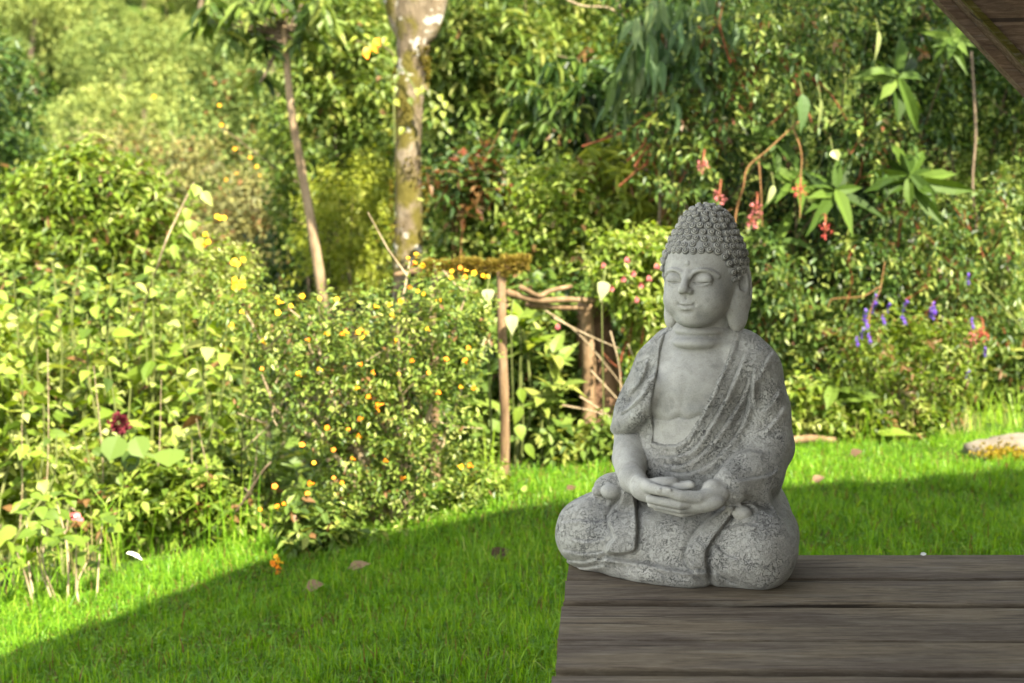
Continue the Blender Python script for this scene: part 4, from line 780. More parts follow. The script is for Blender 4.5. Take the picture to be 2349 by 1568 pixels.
for i,(x,y,cls,lb) in enumerate(((-150,1250,[(-150,850,150,150),(-120,1080,140,120)],'leafy bank shrub just outside the left picture edge'),(-420,1350,[(-420,950,170,160),(-450,1180,150,120),(-600,1050,140,140)],'leafy bank shrub farther along the gully edge'))): shrub('bank_shrub',lb,'shrub',None,(x,y),5.6,cls,M_bright,M_gst,380+i,600,8,.15,.075,.042,'ovate',.5,.22,.45,.35,4,.008)
W_=[('leafy_weed','tall weed with broad pale leaves at the picture edge','weed',30,1150,6.0,[(-10,640),(30,620),(70,700),(10,760),(90,660)],.105,.068),
 ('leafy_weed','bushy weed with hanging pointed leaves under the bright tree','weed',190,1130,6.3,[(120,600),(190,560),(230,640),(160,680),(260,590),(200,720)],.095,.062),
 ('leafy_weed','tall weed with big pale pointed leaves beside the reaching shoot','weed',340,1120,6.4,[(300,640),(350,610),(390,650),(330,700),(420,720),(370,760)],.10,.066),
 ('leafy_weed','big leaved weed next to the orange flowered bush','weed',470,1120,6.1,[(430,650),(480,690),(520,740),(450,760),(500,640),(440,820)],.098,.064),
 ('leafy_weed','low weed with broad leaves in the middle of the bank','weed',260,1200,5.7,[(200,880),(250,840),(300,890),(340,930),(280,980)],.085,.055),
 ('leafy_weed','fresh leafed weed above the burgundy flower','weed',430,1200,5.6,[(400,860),(450,830),(480,900),(380,930),(500,960)],.085,.058),
 ('leafy_weed','weed with soft light leaves low at the picture edge','weed',60,1300,5.4,[(0,880),(50,860),(100,930),(20,990),(130,1000)],.085,.058),
 ('leafy_weed','small leafed weed between the lawn edge and the burgundy flower','weed',180,1290,5.3,[(140,1010),(190,980),(240,1050),(110,1060)],.06,.042)]
for i,(nm,lb,ct,x,y,dp,tops,l_,w_) in enumerate(W_): tall_weed(nm,lb,ct,x,y,dp,tops,M_bright,M_gst,320+i,l_,w_,'ovate',.52,.22,.05,1,.55,'leafy weeds on the sunny bank')
for i,(x,y,dp,tops,lb) in enumerate(((90,1180,6.8,[(60,700),(120,740),(30,800),(150,780),(90,680)],'feathery light green weed between the broad leaved ones'),(300,1150,6.9,[(250,730),(310,780),(280,690),(360,820)],'narrow leaved weed behind the middle of the bank'),(540,1150,6.0,[(520,830),(560,880),(500,900),(580,950),(540,990)],'narrow leaved weed leaning on the orange flowered bush'),(590,1190,5.5,[(560,1010),(610,1000),(640,1040),(590,1070),(660,1010)],'yellow green leafy sprout at the foot of the orange flowered bush'))):
    tall_weed('narrow_weed',lb,'weed',x,y,dp,tops,M_bright,M_gst,340+i,.075,.026,'lance',.42,.2,.035,2,.4,'narrow leaved weeds on the bank')
root=tag(empty('reaching_shoot',ground_at(300,1050,6.3)),'long bare pinkish shoot with a few pale leaves above the bank','shoot'); rg=np.random.default_rng(350); mb=MB(); tube(mb,spline([ground_at(300,1050,6.75),at(320,800,6.7),at(365,600,6.3),at(410,490,6.3),at(445,420,6.3)],6),.006,.0035,6); mb.build('stem',M_pale,root)
pp=np.array([at(x,y,6.28) for x,y in ((452,425),(437,432),(430,478),(440,505),(463,440),(425,520),(455,545),(400,560))]); mb=MB(); leaves(mb,pp,np.stack([rg.normal(.1,.5,8),rg.normal(-.3,.3,8),-np.ones(8)],1),np.array([0,-1.,.4])+rg.normal(0,.3,(8,3)),rg.uniform(.06,.10,8),rg.uniform(.04,.06,8),'ovate',rg.uniform(.4,.9,8),True); mb.build('foliage',M_bright,root)
for i,(x,y,dp,cls,n_,lb) in enumerate(((140,1180,6.7,[(60,820,70,70),(150,840,80,60),(100,920,90,60)],420,'fine leaved weed patch low at the picture edge'),(400,1180,6.7,[(400,780,80,80),(330,860,80,60),(450,930,70,70)],420,'fine leaved weed patch in the middle of the bank'),(520,1160,6.8,[(520,640,60,60),(490,720,60,80),(560,760,50,50)],360,'fine leaved weed patch left of the orange flowered bush'),(110,1230,6.0,[(60,1050,80,50),(180,1090,80,50),(300,1120,80,40)],380,'fine leaved weed patch just above the bare hydrangea stems'))):
    shrub('fine_weed',lb,'weed','fine leaved weed patches on the bank',(x,y),dp,cls,M_bright,M_gst,360+i,n_,9,.12,.034,.015,'small',.5,.25,.5,.2,6,.004,shell=.1)
for i,(x,y,tx,ty) in enumerate(((80,1180,110,800),(230,1180,215,840),(330,1190,370,870),(480,1190,450,960),(560,1200,590,900),(410,1220,440,1010),(290,1240,310,1040),(20,1200,50,960))):
    b_=ground_at(x,y,5.35); P=[b_,(b_+at(tx,ty,5.3))/2+[.02,0,.01],at(tx,ty,5.3)]; r_=tag(empty('dry_stalk',b_),'thin dry stalk standing in the weeds of the sunny bank','stalk','thin dry stalks among the weeds'); mb=MB(); tube(mb,spline(P,5),.0035,.0015,4); mb.build('stem',M_pale,r_)
# grasses and dry stems along the edge of the bank
rg=np.random.default_rng(31)
def tuft(label,x,y,dp,n,h,mat,seed,tint=.5,w=.005,lean=.55,cat='grass tuft',name='grass_tuft',group='long grass tufts along the bank'):
    global NR
    NR=np.random.default_rng(seed); g=ground_at(x,y,dp); mb=MB(); bx=g[0]+NR.normal(0,.045,n); by=g[1]+NR.normal(0,.045,n); n=int(n*.36); bx,by=bx[:n],by[:n]; blades(mb,bx,by,NR.uniform(.3,1.15,n)*h,np.full(n,w),lean,np.clip(tint+NR.normal(0,.15,n),0,1)); tag(mb.build(name,mat,origin=g),label,cat,group)
tt=[(60,1370,4.75),(130,1330,4.9),(250,1290,5.1),(300,1250,5.3),(360,1250,5.25),(420,1230,5.35),(470,1235,5.3),(520,1245,5.2),(580,1240,5.2),(340,1180,5.7),(440,1160,5.8),(520,1180,5.6)]
where=['at the picture edge','beside the bare stems','behind the white petal','left of the dry stalks','among the dry stalks','right of the dry stalks','under the broad leaves','left of the red twig','at the foot of the red twig','in front of the burgundy flower','under the middle weeds','beside the yellow green sprout']
for i,(x,y,dp) in enumerate(tt): tuft('long green grass tuft '+where[i],x,y,dp,70,.24 if i%2 else .36,M_grass,400+i,.52,.005,.8)
for i,(x,y,dp,wv) in enumerate(((330,1235,5.35,'where the pale stalks bend down'),(430,1215,5.45,'below the nodding stalk'),(200,1320,5.0,'beside the bare hydrangea stems'),(1960,1010,6.9,'in front of the purple flowered bush'),(2080,1000,6.9,'in the middle of the dry bush'),(2200,985,7.0,'beside the pale rock'))): tuft('dry straw coloured grass tuft '+wv,x,y,dp,60,.24,M_dry,430+i,.6,.005,.6,'grass tuft','dry_grass_tuft','dry grass tufts')
for i,(x,y,dp,wv) in enumerate(((1850,1005,6.85,'beside the stone shoulder'),(2000,1012,6.8,'left of the broad lawn leaf'),(2140,1000,6.9,'left of the pale rock'),(2240,960,7.1,'behind the pale rock'),(2320,940,7.2,'at the right picture edge'),(2290,880,7.4,'below the reaching green stem'),(1420,1085,6.2,'beside the stone elbow'),(1130,1110,5.75,'at the foot of the thin post'))): tuft('fresh tall grass tuft '+wv,x,y,dp,80,.28,M_grass,450+i,.66,.005,.5,'grass tuft','grass_tuft','tall grass tufts at the lawn edge')
def twig(name,label,cat,pts,r0,r1,mat,group=None,sub=()):
    P=[at(*p) for p in pts]; root=tag(empty(name,P[0]),label,cat,group); mb=MB(); tube(mb,spline(P,5),r0,r1,6); mb.build('stem',mat,root)
    for s in sub: mb=MB(); tube(mb,spline([at(*p) for p in s],4),r0*.7,r1,5); mb.build('side_stem',mat,root)
    return root
twig('bent_stalk','pale dry stalk bent over with hanging husks','stalk',[(395,1230,5.4),(415,1130,5.4),(425,1085,5.4),(450,1075,5.4),(470,1120,5.4)],.006,.003,M_pale,None,[[(430,1085,5.4),(395,1110,5.38),(390,1160,5.38)],[(450,1080,5.4),(455,1120,5.4)]])
twig('red_twig','thin reddish twig leaning out of the bank','twig',[(485,1245,5.25),(545,1170,5.2),(600,1085,5.15),(622,1060,5.15)],.006,.003,M_twig,None,[[(560,1150,5.2),(575,1135,5.2),(560,1120,5.2)]])
# bare-stemmed hydrangea-like plant and the flowers of the bank
root=tag(empty('hydrangea_bush',ground_at(150,1410,4.6)),'sparse bush of bare pinkish stems with pale leaves on top','bush'); rg=np.random.default_rng(36); mb=MB(); b=ground_at(150,1410,4.6)
for i,(x,y) in enumerate(((40,1270),(85,1255),(110,1210),(150,1220),(175,1240),(215,1265),(235,1200),(60,1170),(130,1150))):
    q=at(x,y,4.65+rg.normal(0,.08)); bb=b+np.array([(x-140)*.0009+rg.normal(0,.02),rg.normal(0,.03),-.02]); P=spline([bb,bb+(q-bb)*.5+rg.normal(0,.015,3),q],5); sb=MB(); tube(sb,P,.0042,.002,5); sb.build('stem',M_pale,root)
    pos=np.repeat([q],6,0)+rg.normal(0,.03,(6,3)); leaves(mb,pos,np.stack([rg.normal(0,1,6),rg.normal(-.3,.8,6),rg.uniform(-.7,.1,6)],1),np.array([0,-.2,1.])+rg.normal(0,.25,(6,3)),rg.uniform(.045,.07,6),rg.uniform(.034,.048,6),'ovate',rg.uniform(.2,.5,6),True)
mb.build('foliage',M_bright,root)
def petals(mb,c,axis,n,r,w,rg,shape='round',flat=.35,tint=.5): rosette(mb,c,axis,n,r,w,rg,shape,tint,.2,flat,True)
root=tag(empty('red_flower',at(173,1182,4.9)),'single red and white drooping flower above the hydrangea stems','flower'); mb=MB(); petals(mb,at(173,1176,4.9),(0,-.3,-1),7,.035,.03,rg,'round',.8); mb.build('bloom',M_pink,root); mb=MB(); petals(mb,at(174,1184,4.89),(.2,-.6,-1),4,.018,.016,rg,'round',.8); mb.build('petal_tip',M_white,root); mb=MB(); tube(mb,spline([at(150,1240,4.95),at(160,1170,4.95),at(173,1172,4.9)],5),.003,.002,4); mb.build('stem',M_pale,root)
root=tag(empty('burgundy_flower',ground_at(280,1230,5.4)),'dark burgundy flower head above three broad round leaves','flower'); rg=np.random.default_rng(37)
mb=MB(); q,D=clump_points([cl(275,972,5.3,20,20)],420,rg,.05); leaves(mb,q,D,rg.normal(0,1,(420,3)),.014,.009,'round',.5); mb.build('bloom',M_burg,root)
mb=MB(); tube(mb,spline([ground_at(280,1230,5.4),at(285,1080,5.35),at(276,980,5.3)],5),.007,.004,5); mb.build('stem',M_gst,root)
mb=MB(); pp=np.array([at(272,1000,5.25),at(310,1002,5.25),at(392,1030,5.2),at(300,1030,5.3)]); leaves(mb,pp,np.array([[-.15,-.45,-.6],[.35,-.4,-.6],[.1,-.8,-.35],[0,-.2,-.9]]),np.array([[0,-1,.6],[0,-1,.7],[0,-.5,1],[0,-1,.3]]),np.array([.105,.095,.11,.09]),np.array([.10,.085,.11,.075]),'round',np.array([.5,.55,.6,.3]),True); mb.build('foliage',M_mid,root)
# ---------------------------------------------------------------- orange flowered bush
def trumpet():
    mb=MB(); V=[];Q=[]; n=10; prof=[(.0045,0),(.0055,.018),(.009,.028),(.0165,.033),(.0150,.0345),(.006,.030)]
    for r,z in prof:
        for k in range(n): a=2*math.pi*k/n; q=1+.14*math.cos(5*a)*(r>.01); V.append((r*q*math.cos(a),r*q*math.sin(a),z))
    for i in range(len(prof)-1): Q+=[(i*n+k,i*n+(k+1)%n,(i+1)*n+(k+1)%n,(i+1)*n+k) for k in range(n)]
    return mb.add(V,Q)
FL={}
def put_flower(root,p,axis,scale,mat,key='trumpet',name='flower'):
    if (key,mat.name) not in FL:
        o=MESHES[key]().build(name,mat,None,True,np.zeros(3)); FL[(key,mat.name)]=o.data; C.objects.unlink(o); bpy.data.objects.remove(o)
    o=bpy.data.objects.new(name,FL[(key,mat.name)]); C.objects.link(o); o.parent=root; o.location=[float(v) for v in (np.array(p)-np.array(root.location))]
    o.rotation_euler=Vector([float(v) for v in axis]).to_track_quat('Z','Y').to_euler(); o.scale=(scale,)*3
MESHES={'trumpet':trumpet}
M_bushl=leafmat('orange_bush_leaf',[(.020,.045,.010),(.055,.10,.014),(.11,.17,.024),(.19,.25,.04),(.30,.33,.09)],.32,.35,.42)
root,P_,D_,rg=shrub('orange_flower_bush','airy bush covered in small orange and yellow trumpet flowers','bush',None,(880,1265),5.25,
 [(700,800,130,90),(850,800,150,110),(1000,790,110,120),(760,900,170,110),(920,950,170,130),(1060,740,60,90),(860,1080,150,120),(950,1140,130,110),(800,1180,120,80),(640,760,70,60),(545,710,40,45),(610,930,50,60),(980,680,60,60),(1080,1090,40,50)],M_bushl,M_twig,501,2000,9,.10,.032,.014,'small',.55,.22,.45,.2,0,shell=.25)
base=ground_at(890,1262,5.25); add_stems(root,'stem',base,[P_[i] for i in rg.choice(len(P_),16,replace=False)]+[at(548,690,5.2),at(940,600,5.3),at(1080,640,5.3),at(600,860,5.1)],rg,.011,M_pale,n_sub=5)
sp=[(938,600),(955,592),(968,605),(945,612),(1038,625),(1055,618),(1075,622),(1090,628),(1105,632),(1112,640),(1060,640),(1040,640),(640,690),(662,705),(650,695),(690,680),(640,720),(730,690),(770,690),(800,765),(815,768),(828,762),(836,772),(845,768),(790,770),(960,670),(975,675),(945,660),(905,730),(900,700),(925,690),(870,705),(1000,690),(1075,800),(1070,835),(1062,890),(1085,888),(825,890),(860,935),(880,927),(832,960),(870,945),(850,915),(700,780),(610,790),(600,850),(755,770),(560,720),(525,750),(800,990),(765,1035),(720,1065),(765,1100),(815,1055),(720,1110),(690,1025),(655,1160),(640,1165),(630,1120),(667,1190),(705,1135),(780,1110),(930,1095),(890,1060),(1050,1070),(1085,1072),(910,860),(980,860),(1000,905),(860,860),(950,830),(905,790),(985,760),(740,850),(690,865),(820,835),(1020,830),(600,1170),(755,985),(830,1005)]
for i,(x,y) in enumerate(sp):
    c=at(x,y,5.02+rg.uniform(-.06,.08)); 
    put_flower(root,c,(rg.normal(0,.7),-.8+rg.normal(0,.4),.35+rg.normal(0,.4)),rg.uniform(.40,.64),M_yorange if (y<800 and rg.random()<.75) or rg.random()<.15 else M_orange)
root=tag(empty('yellow_flower_stem',ground_at(545,1000,5.9)),'upright stem with two clusters of yellow flowers above the bank','flower'); rg=np.random.default_rng(52)
mb=MB(); tube(mb,spline([ground_at(545,1000,5.9),at(560,800,5.6),at(548,600,5.5)],5),.006,.003,5); mb.build('stem',M_gst,root)
for x,y,n in ((545,606,5),(545,655,11),(505,500,3),(477,557,3)):
    for k in range(n): put_flower(root,at(x+rg.normal(0,6),y+rg.normal(0,6),5.5),(rg.normal(0,.5),-1,.3+rg.normal(0,.4)),.62,M_yorange)
root=tag(empty('marigold_plant',ground_at(637,1310,4.75)),'little orange and yellow flowers standing in the shaded lawn','flower'); rg=np.random.default_rng(53); g=ground_at(637,1310,4.75)
mb=MB(); 
for k in range(7): a=g+np.array([rg.normal(0,.02),rg.normal(0,.02),0]); tube(mb,[a,at(632+rg.normal(0,9),1296+rg.normal(0,12),4.72)],.002,.0015,4)
mb.build('stem',M_gst,root)
for x,y in ((628,1288),(640,1282),(650,1292),(622,1296),(636,1300),(645,1305),(632,1318)): put_flower(root,at(x,y,4.7),(rg.normal(0,.5),-.7,.6),.55,M_orange if y>1295 else M_yorange)
# yellow dots on the far bush
root=[o for o in C.objects if o.name.startswith('marigold_bush')][0]; rg=np.random.default_rng(54)
for x,y in ((575,365),(590,385),(595,405),(520,415),(545,400),(560,450),(575,480),(530,440),(510,290),(505,245),(600,520),(355,225),(540,345)): put_flower(root,at(x,y,18.2),(0,-1,.3),1.25,M_yorange)
# ---------------------------------------------------------------- rustic frame, stump and what grows round them
M_rust=barkmat('rustic_wood',[(.07,.042,.022),(.165,.105,.055),(.29,.21,.13)],16,(1,1,.3))
M_moss2=leafmat('beam_moss',[(.08,.065,.010),(.15,.12,.015),(.24,.18,.03),(.32,.25,.06)],.2,.1,.8)
fr=tag(empty('rustic_frame',ground_at(1155,1095,5.95)),'rustic frame of thin posts under a moss covered beam','frame'); rg=np.random.default_rng(61); rr=random.Random(6)
mb=MB(); tube(mb,spline([ground_at(1157,1098,5.95)-[0,0,.05],at(1158,950,5.95),at(1152,780,5.95),at(1150,622,5.95)],6),.021,.019,9,rr,.08); mb.build('post',M_rust,fr,True)
mb=MB(); tube(mb,spline([ground_at(1000,1090,6.15)-[0,0,.05],at(998,900,6.15),at(992,730,6.15),at(1000,622,6.15)],6),.020,.017,8,rr,.08); mb.build('post',M_rust,fr,True)
mb=MB(); tube(mb,spline([at(905,632,6.15),at(960,622,6.15),at(1060,612,6.08),at(1150,618,5.97),at(1208,606,5.93)],5),[.010,.016,.017,.018,.016],None,9,rr,.1); mb.build('beam',M_rust,fr,True)
n=5200; t=rg.uniform(0.22,1,n); bx=np.stack([np.interp(t,[0,.2,.5,.8,1],[v[i] for v in (at(905,632,6.15),at(960,620,6.15),at(1060,611,6.08),at(1150,616,5.97),at(1212,604,5.93))]) for i in range(3)],1); a=rg.uniform(-.9,4.0,n); o=np.stack([np.zeros(n),np.cos(a),np.sin(a)],1)*(.019+.010*np.sin(t*40)[:,None]*np.sin(t*17)[:,None]+.010*(t[:,None]>.8))
mb=MB(); leaves(mb,bx+o,unit(o)+rg.normal(0,.45,(n,3)),rg.normal(0,1,(n,3)),rg.uniform(.014,.030,n),.006,'lance',rg.uniform(0,1,n)); mb.build('moss',M_moss2,fr)['kind']='stuff'
mb=MB(); tube(mb,spline([at(1005,655,6.15),at(1012,640,6.1),at(1025,628,6.05)],4),.014,.012,6); mb.build('fork',M_rust,fr,True)
bench=tag(empty('branch_rail',ground_at(1320,1010,6.6)),'weathered branch rail lying between thin post and tree stump','branch')
for pts,r in (([(1165,672,6.1),(1230,690,6.3),(1300,688,6.5),(1370,690,6.6)],.016),([(1195,660,6.15),(1235,680,6.3),(1262,668,6.4),(1310,658,6.5)],.013),([(1210,700,6.3),(1290,706,6.5),(1345,706,6.6)],.014)):
    mb=MB(); tube(mb,spline([at(*p) for p in pts],5),r,r*.8,8,rr,.1); mb.build('branch',M_rust,bench,True)
mb=MB(); tube(mb,spline([at(1345,690,6.6),at(1352,850,6.62),ground_at(1350,1030,6.6)],5),.03,.035,8,rr,.08); mb.build('prop',M_rust,bench,True)
st=tag(empty('tree_stump',ground_at(1385,1030,6.75)),'tall brown tree stump behind the stone elbow','stump'); mb=MB(); tube(mb,spline([ground_at(1392,1040,6.75)-[0,0,.1],at(1385,930,6.75),at(1372,820,6.75),at(1362,740,6.75),at(1355,690,6.75)],6),[.13,.105,.092,.08,.07],None,14,rr,.12); mb.build('trunk',barkmat('stump_bark',[(.05,.028,.016),(.15,.085,.048),(.30,.19,.115)],9,(1,1,.22)),st,True)
for pts,i in (([(1230,700,6.4),(1320,760,6.4),(1400,850,6.4),(1440,905,6.4)],0),([(1270,730,6.4),(1350,770,6.35),(1420,800,6.4)],1),([(1400,760,6.3),(1420,840,6.3),(1425,930,6.3)],2),([(1290,930,6.2),(1380,950,6.2),(1430,990,6.1)],3),([(1330,910,6.3),(1390,950,6.25),(1440,1000,6.2)],4),([(1355,850,6.3),(1420,920,6.3),(1455,960,6.3)],5),([(1440,790,6.5),(1460,840,6.5),(1470,900,6.5)],6)):
    twig('dry_twig',['long dry twig slanting across the tree stump','thin dry twig crossing the upper stump','upright pale twig right of the stump','curved dry twig low in front of the stump','stout pale twig pointing at the stone elbow','slanting twig in front of the right stump side','short dry twig close to the stone sleeve'][i],'twig',pts,.0042,.002,M_pale,'dry twigs round the tree stump')
def bigleaf(name,label,cat,x,y,dp,tops,mat,smat,seed,n,ln,wd,shape='strap',tint=.5,flat=.5,tv=.15,axis=None,sr=.009):
    rg=np.random.default_rng(seed); g=ground_at(x,y,dp); root=tag(empty(name,g),label,cat); mb=MB()
    for tx,ty in tops:
        q=at(tx,ty,dp+rg.normal(0,.06)); sb=MB(); g0=g if axis is None else q+np.array([rg.normal(0,.2),.75,-.45]); tube(sb,spline([g0+rg.normal(0,.03,3)*[1,1,0]-[0,0,.03],(g0+q)/2+rg.normal(0,.03,3),q],5),sr,sr*.7,6); sb.build('stem',smat,root)
        rosette(mb,q-[0,0,.03],(rg.normal(0,.2),-.25,1) if axis is None else axis,n,ln,wd,rg,shape,tint,tv,flat,True,.12 if axis else 0.)
    mb.build('foliage',mat,root); return root
bigleaf('broadleaf_plant','lush plant with long glossy leaves between post and stump','plant',1255,1060,6.3,[(1265,830),(1285,900),(1240,930)],M_mid,M_gst,601,10,.20,.06,'lance',.75,.35)
bigleaf('broadleaf_plant','upright plant with long light leaves behind the thin post','plant',1185,1050,6.5,[(1195,740),(1210,800)],M_bright,M_gst,602,11,.17,.05,'lance',.4,.5)
bigleaf('broadleaf_plant','plant with large dark leaves low behind the thin post','plant',1110,1060,6.4,[(1090,930),(1130,1000),(1060,880),(1110,860)],M_mid,M_gst,603,9,.17,.075,'ovate',.55,.2)
bigleaf('broadleaf_plant','leafy plant low at the foot of the tree stump','plant',1300,1050,6.25,[(1295,985),(1320,1010),(1270,1000)],M_mid,M_gst,604,10,.15,.05,'lance',.62,.4)
shrub('frame_weeds','tangled green weeds filling the space under the mossy beam','weeds',None,(1180,1080),6.9,[(1080,780,80,100),(1220,830,120,120),(1090,960,90,110),(1240,990,120,80),(1340,990,90,80),(1180,720,90,60)],M_mid,M_gst,605,1100,7,.13,.065,.036,'ovate',.55,.22,.4,.35,4,.008)
shrub('dark_backing_bush','dark shaded bush behind the tree stump','bush',None,(1300,1000),7.6,[(1250,760,140,90),(1400,760,120,110),(1150,850,110,120),(1330,900,150,120),(1460,880,90,120)],M_dark,M_twig,606,1300,7,.15,.065,.032,'ovate',.5,.18,.4,.3,3,.01)
root=tag(empty('pad_leaf_vine',ground_at(1195,1080,6.1)),'chain of flat round pad leaves hanging beside the thin post','vine'); mb=MB(); pp=np.array([at(1192,912,6.05),at(1196,955,6.05),at(1190,995,6.05),at(1205,1040,6.05)]); leaves(mb,pp+[0,0,.04],np.array([[.3,-.1,-1],[-.4,-.2,-.9],[.2,-.4,-.8],[.5,-.1,-.7]]),np.array([[.3,-1,.3],[-.4,-1,.2],[.2,-.8,.6],[.6,-1,.1]]),np.array([.07,.085,.075,.08]),np.array([.045,.05,.055,.045]),'ovate',np.array([.45,.5,.5,.4]),True); mb.build('foliage',M_bright,root); mb=MB(); tube(mb,spline([ground_at(1195,1080,6.1),at(1200,950,6.08),at(1192,895,6.08)],5),.004,.003,4); mb.build('stem',M_gst,root)
for i,(x,y,lb) in enumerate(((1118,686,'pale cream heart shaped leaf left of the thin post just under the beam'),(1117,795,'pale cream heart shaped leaf hanging lowest beside the thin post'),(1172,745,'pale cream heart shaped leaf just right of the thin post'),(1385,668,'pale drooping leaf in front of the stump top'))):
    g=at(x,y,5.9); root=tag(empty('heart_leaf',g),lb,'leaf','pale heart shaped leaves'); mb=MB(); leaves(mb,np.array([g+[0,0,.04]]),np.array([[.12*(-1)**i,-.3,-1]]),np.array([[.25,-1,.2]]),.085 if i else .06,.05,'heart',np.array([.85]),True); mb.build('blade',M_pale_l,root); mb=MB(); tube(mb,spline([g+[0,0,.04],g+[.01,.05,.10],g+[.0,.12,-.02],np.array([g[0]+.02,g[1]+.2,float(G(g[0],g[1]+.2))])],5),.003,.003,4); mb.build('stalk',M_gst,root)
# ---------------------------------------------------------------- fuchsia with pink bells, left of the stone head
root,P_,D_,rg=shrub('fuchsia_shrub','light green shrub with hanging pink bell flowers left of the stone head','shrub',None,(1450,1040),6.6,[(1440,640,70,70),(1500,700,50,90),(1430,610,55,50),(1480,590,60,50),(1500,830,45,70)],M_bright,M_rdst,610,650,7,.11,.045,.024,'ovate',.55,.2,.3,.45,5,.007)
def bell():
    mb=MB(); rg=np.random.default_rng(1); rosette(mb,(0,0,0),(0,0,1),5,.032,.018,rg,'ovate',.5,.1,.9,True); rosette(mb,(0,0,.004),(0,0,1),6,.022,.016,rg,'round',.5,.1,1.2,True); return mb
MESHES['bell']=bell
for x,y in ((1378,660),(1403,662),(1461,688),(1430,640),(1453,628),(1470,655),(1490,640),(1385,610),(1280,750),(1508,612),(1440,598)): put_flower(root,at(x,y-8,6.25),(rg.normal(0,.15),-.2,-1),1.,M_pink,'bell')
# ---------------------------------------------------------------- tall shrub wall on the right
BL=[('dense_shrub','dark small leaved shrub directly behind the stone head',(1650,980),[(1640,500,110,130),(1600,640,100,110),(1660,750,110,120),(1700,380,90,110)],.42),
 ('dense_shrub','tall dark shrub behind the red berry sprays',(1560,900),[(1560,150,120,150),(1500,320,90,130),(1620,260,110,130),(1540,-20,150,110)],.5),
 ('dense_shrub','shadowy shrub filling the top under the roof brace',(1900,960),[(1850,60,160,130),(1780,200,130,120),(1950,180,130,120),(1820,-60,200,90)],.5),
 ('dense_shrub','dark shrub behind the two big leaf whorls',(1950,990),[(1900,450,140,140),(2030,520,130,140),(1820,600,110,130),(2050,320,120,120)],.4),
 ('dense_shrub','glossy small leaved shrub along the right picture edge',(2250,960),[(2250,480,120,140),(2200,640,120,120),(2320,350,110,140),(2310,620,90,130),(2180,300,100,120)],.52),
 ('dense_shrub','leafy shrub below the slanting brace',(2150,980),[(2130,130,130,130),(2250,230,120,120),(2050,30,120,110),(2330,180,90,110)],.55),
 ('dense_shrub','deep green shrub between stone shoulder and purple flowers',(1850,1000),[(1830,760,100,110),(1900,850,110,110),(1780,880,70,110),(1960,700,110,90)],.4),
 ('dense_shrub','low green shrub behind the pale rock',(2230,990),[(2200,780,140,100),(2310,830,90,110),(2270,930,120,60),(2100,680,110,80)],.55)]
for i,(nm,lb,b,cls,ti) in enumerate(BL):
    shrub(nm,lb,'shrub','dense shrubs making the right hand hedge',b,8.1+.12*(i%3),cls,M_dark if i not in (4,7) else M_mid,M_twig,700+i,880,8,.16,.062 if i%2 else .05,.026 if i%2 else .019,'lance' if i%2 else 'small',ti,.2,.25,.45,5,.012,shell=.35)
for i,(x,y,cls) in enumerate(((2480,960,[(2480,500,120,150),(2500,700,120,120),(2450,250,120,140)]),(2760,960,[(2700,450,140,160),(2760,700,140,130),(2650,180,130,140),(2850,250,110,130)]))): shrub('dense_shrub','dense green shrub of the hedge just outside the right picture edge' if i==0 else 'dense green shrub of the hedge behind the shelter post','shrub','dense shrubs making the right hand hedge',(x,y),8.2,cls,M_mid,M_twig,790+i,800,8,.16,.06,.024,'lance',.5,.2,.25,.45,4,.012,shell=.3)
# lighter sprays with red stems in front of the dark wall
SP=[('red_stem_spray','light sprays on red stems left of the stone head top',(1600,900),[(1560,300,60,70),(1500,290,50,40),(1620,200,60,60),(1560,400,60,50)],14),
 ('red_stem_spray','sunlit sprays on red stems right of the stone head',(1760,980),[(1750,600,40,60),(1780,640,45,50),(1740,680,40,40),(1800,720,40,40)],9),
 ('red_stem_spray','fine sprays on red stems at the top near the brace',(1800,900),[(1700,80,90,70),(1800,130,90,70),(1900,60,90,60),(1760,250,70,60)],16),
 ('red_stem_spray','sprays on red stems low beside the stone shoulder',(1880,990),[(1880,760,50,60),(1850,820,40,40),(1920,830,40,50)],8),
 ('red_stem_spray','glossy sprays on red stems at the right picture edge',(2290,980),[(2270,560,70,90),(2310,680,50,90),(2240,700,60,60),(2320,450,40,80)],14),
 ('red_stem_spray','sprays on red stems around the right leaf whorl',(2060,960),[(2000,330,70,60),(2120,520,70,70),(1980,620,80,60),(2150,620,70,60)],14)]
for i,(nm,lb,b,cls,nn) in enumerate(SP):
    root,P_,D_,rg=shrub(nm,lb,'shrub','red stemmed sprays in the right hand hedge',b,[7.35,7.2,7.25,7.3,7.35,7.25][i],cls,M_spray,M_rdst,720+i,230,8,.15,.052,.021,'ovate',.66,.2,.1,.5,0,shell=.2)
    
    for j in rg.choice(len(P_),nn,replace=False):
        mb=MB(); q=P_[j]; e=q+np.array([rg.normal(0,.12),rg.uniform(0,.12),-rg.uniform(.12,.3)]); P=spline([e,(e+q)/2+rg.normal(0,.02,3),q],4); tube(mb,P,.0045,.002,4)
        for _ in range(3): o=P[rg.integers(2,len(P))]; tube(mb,[o,o+unit(q-e+rg.normal(0,.12,3))*rg.uniform(.05,.12)],.0025,.0012,4)
        mb.build('stem',M_rdst,root)
shrub('long_leaf_tree','branch of long hanging grey green leaves above the stone head','tree',None,(1560,900),7.5,[(1560,80,60,80),(1530,180,50,70),(1610,30,60,60),(1500,60,40,70),(1600,160,40,50)],M_blue,M_twig,730,60,6,.22,.20,.055,'lance',.55,.2,-.3,1.6,3,.012,mid=True,spread=.6)
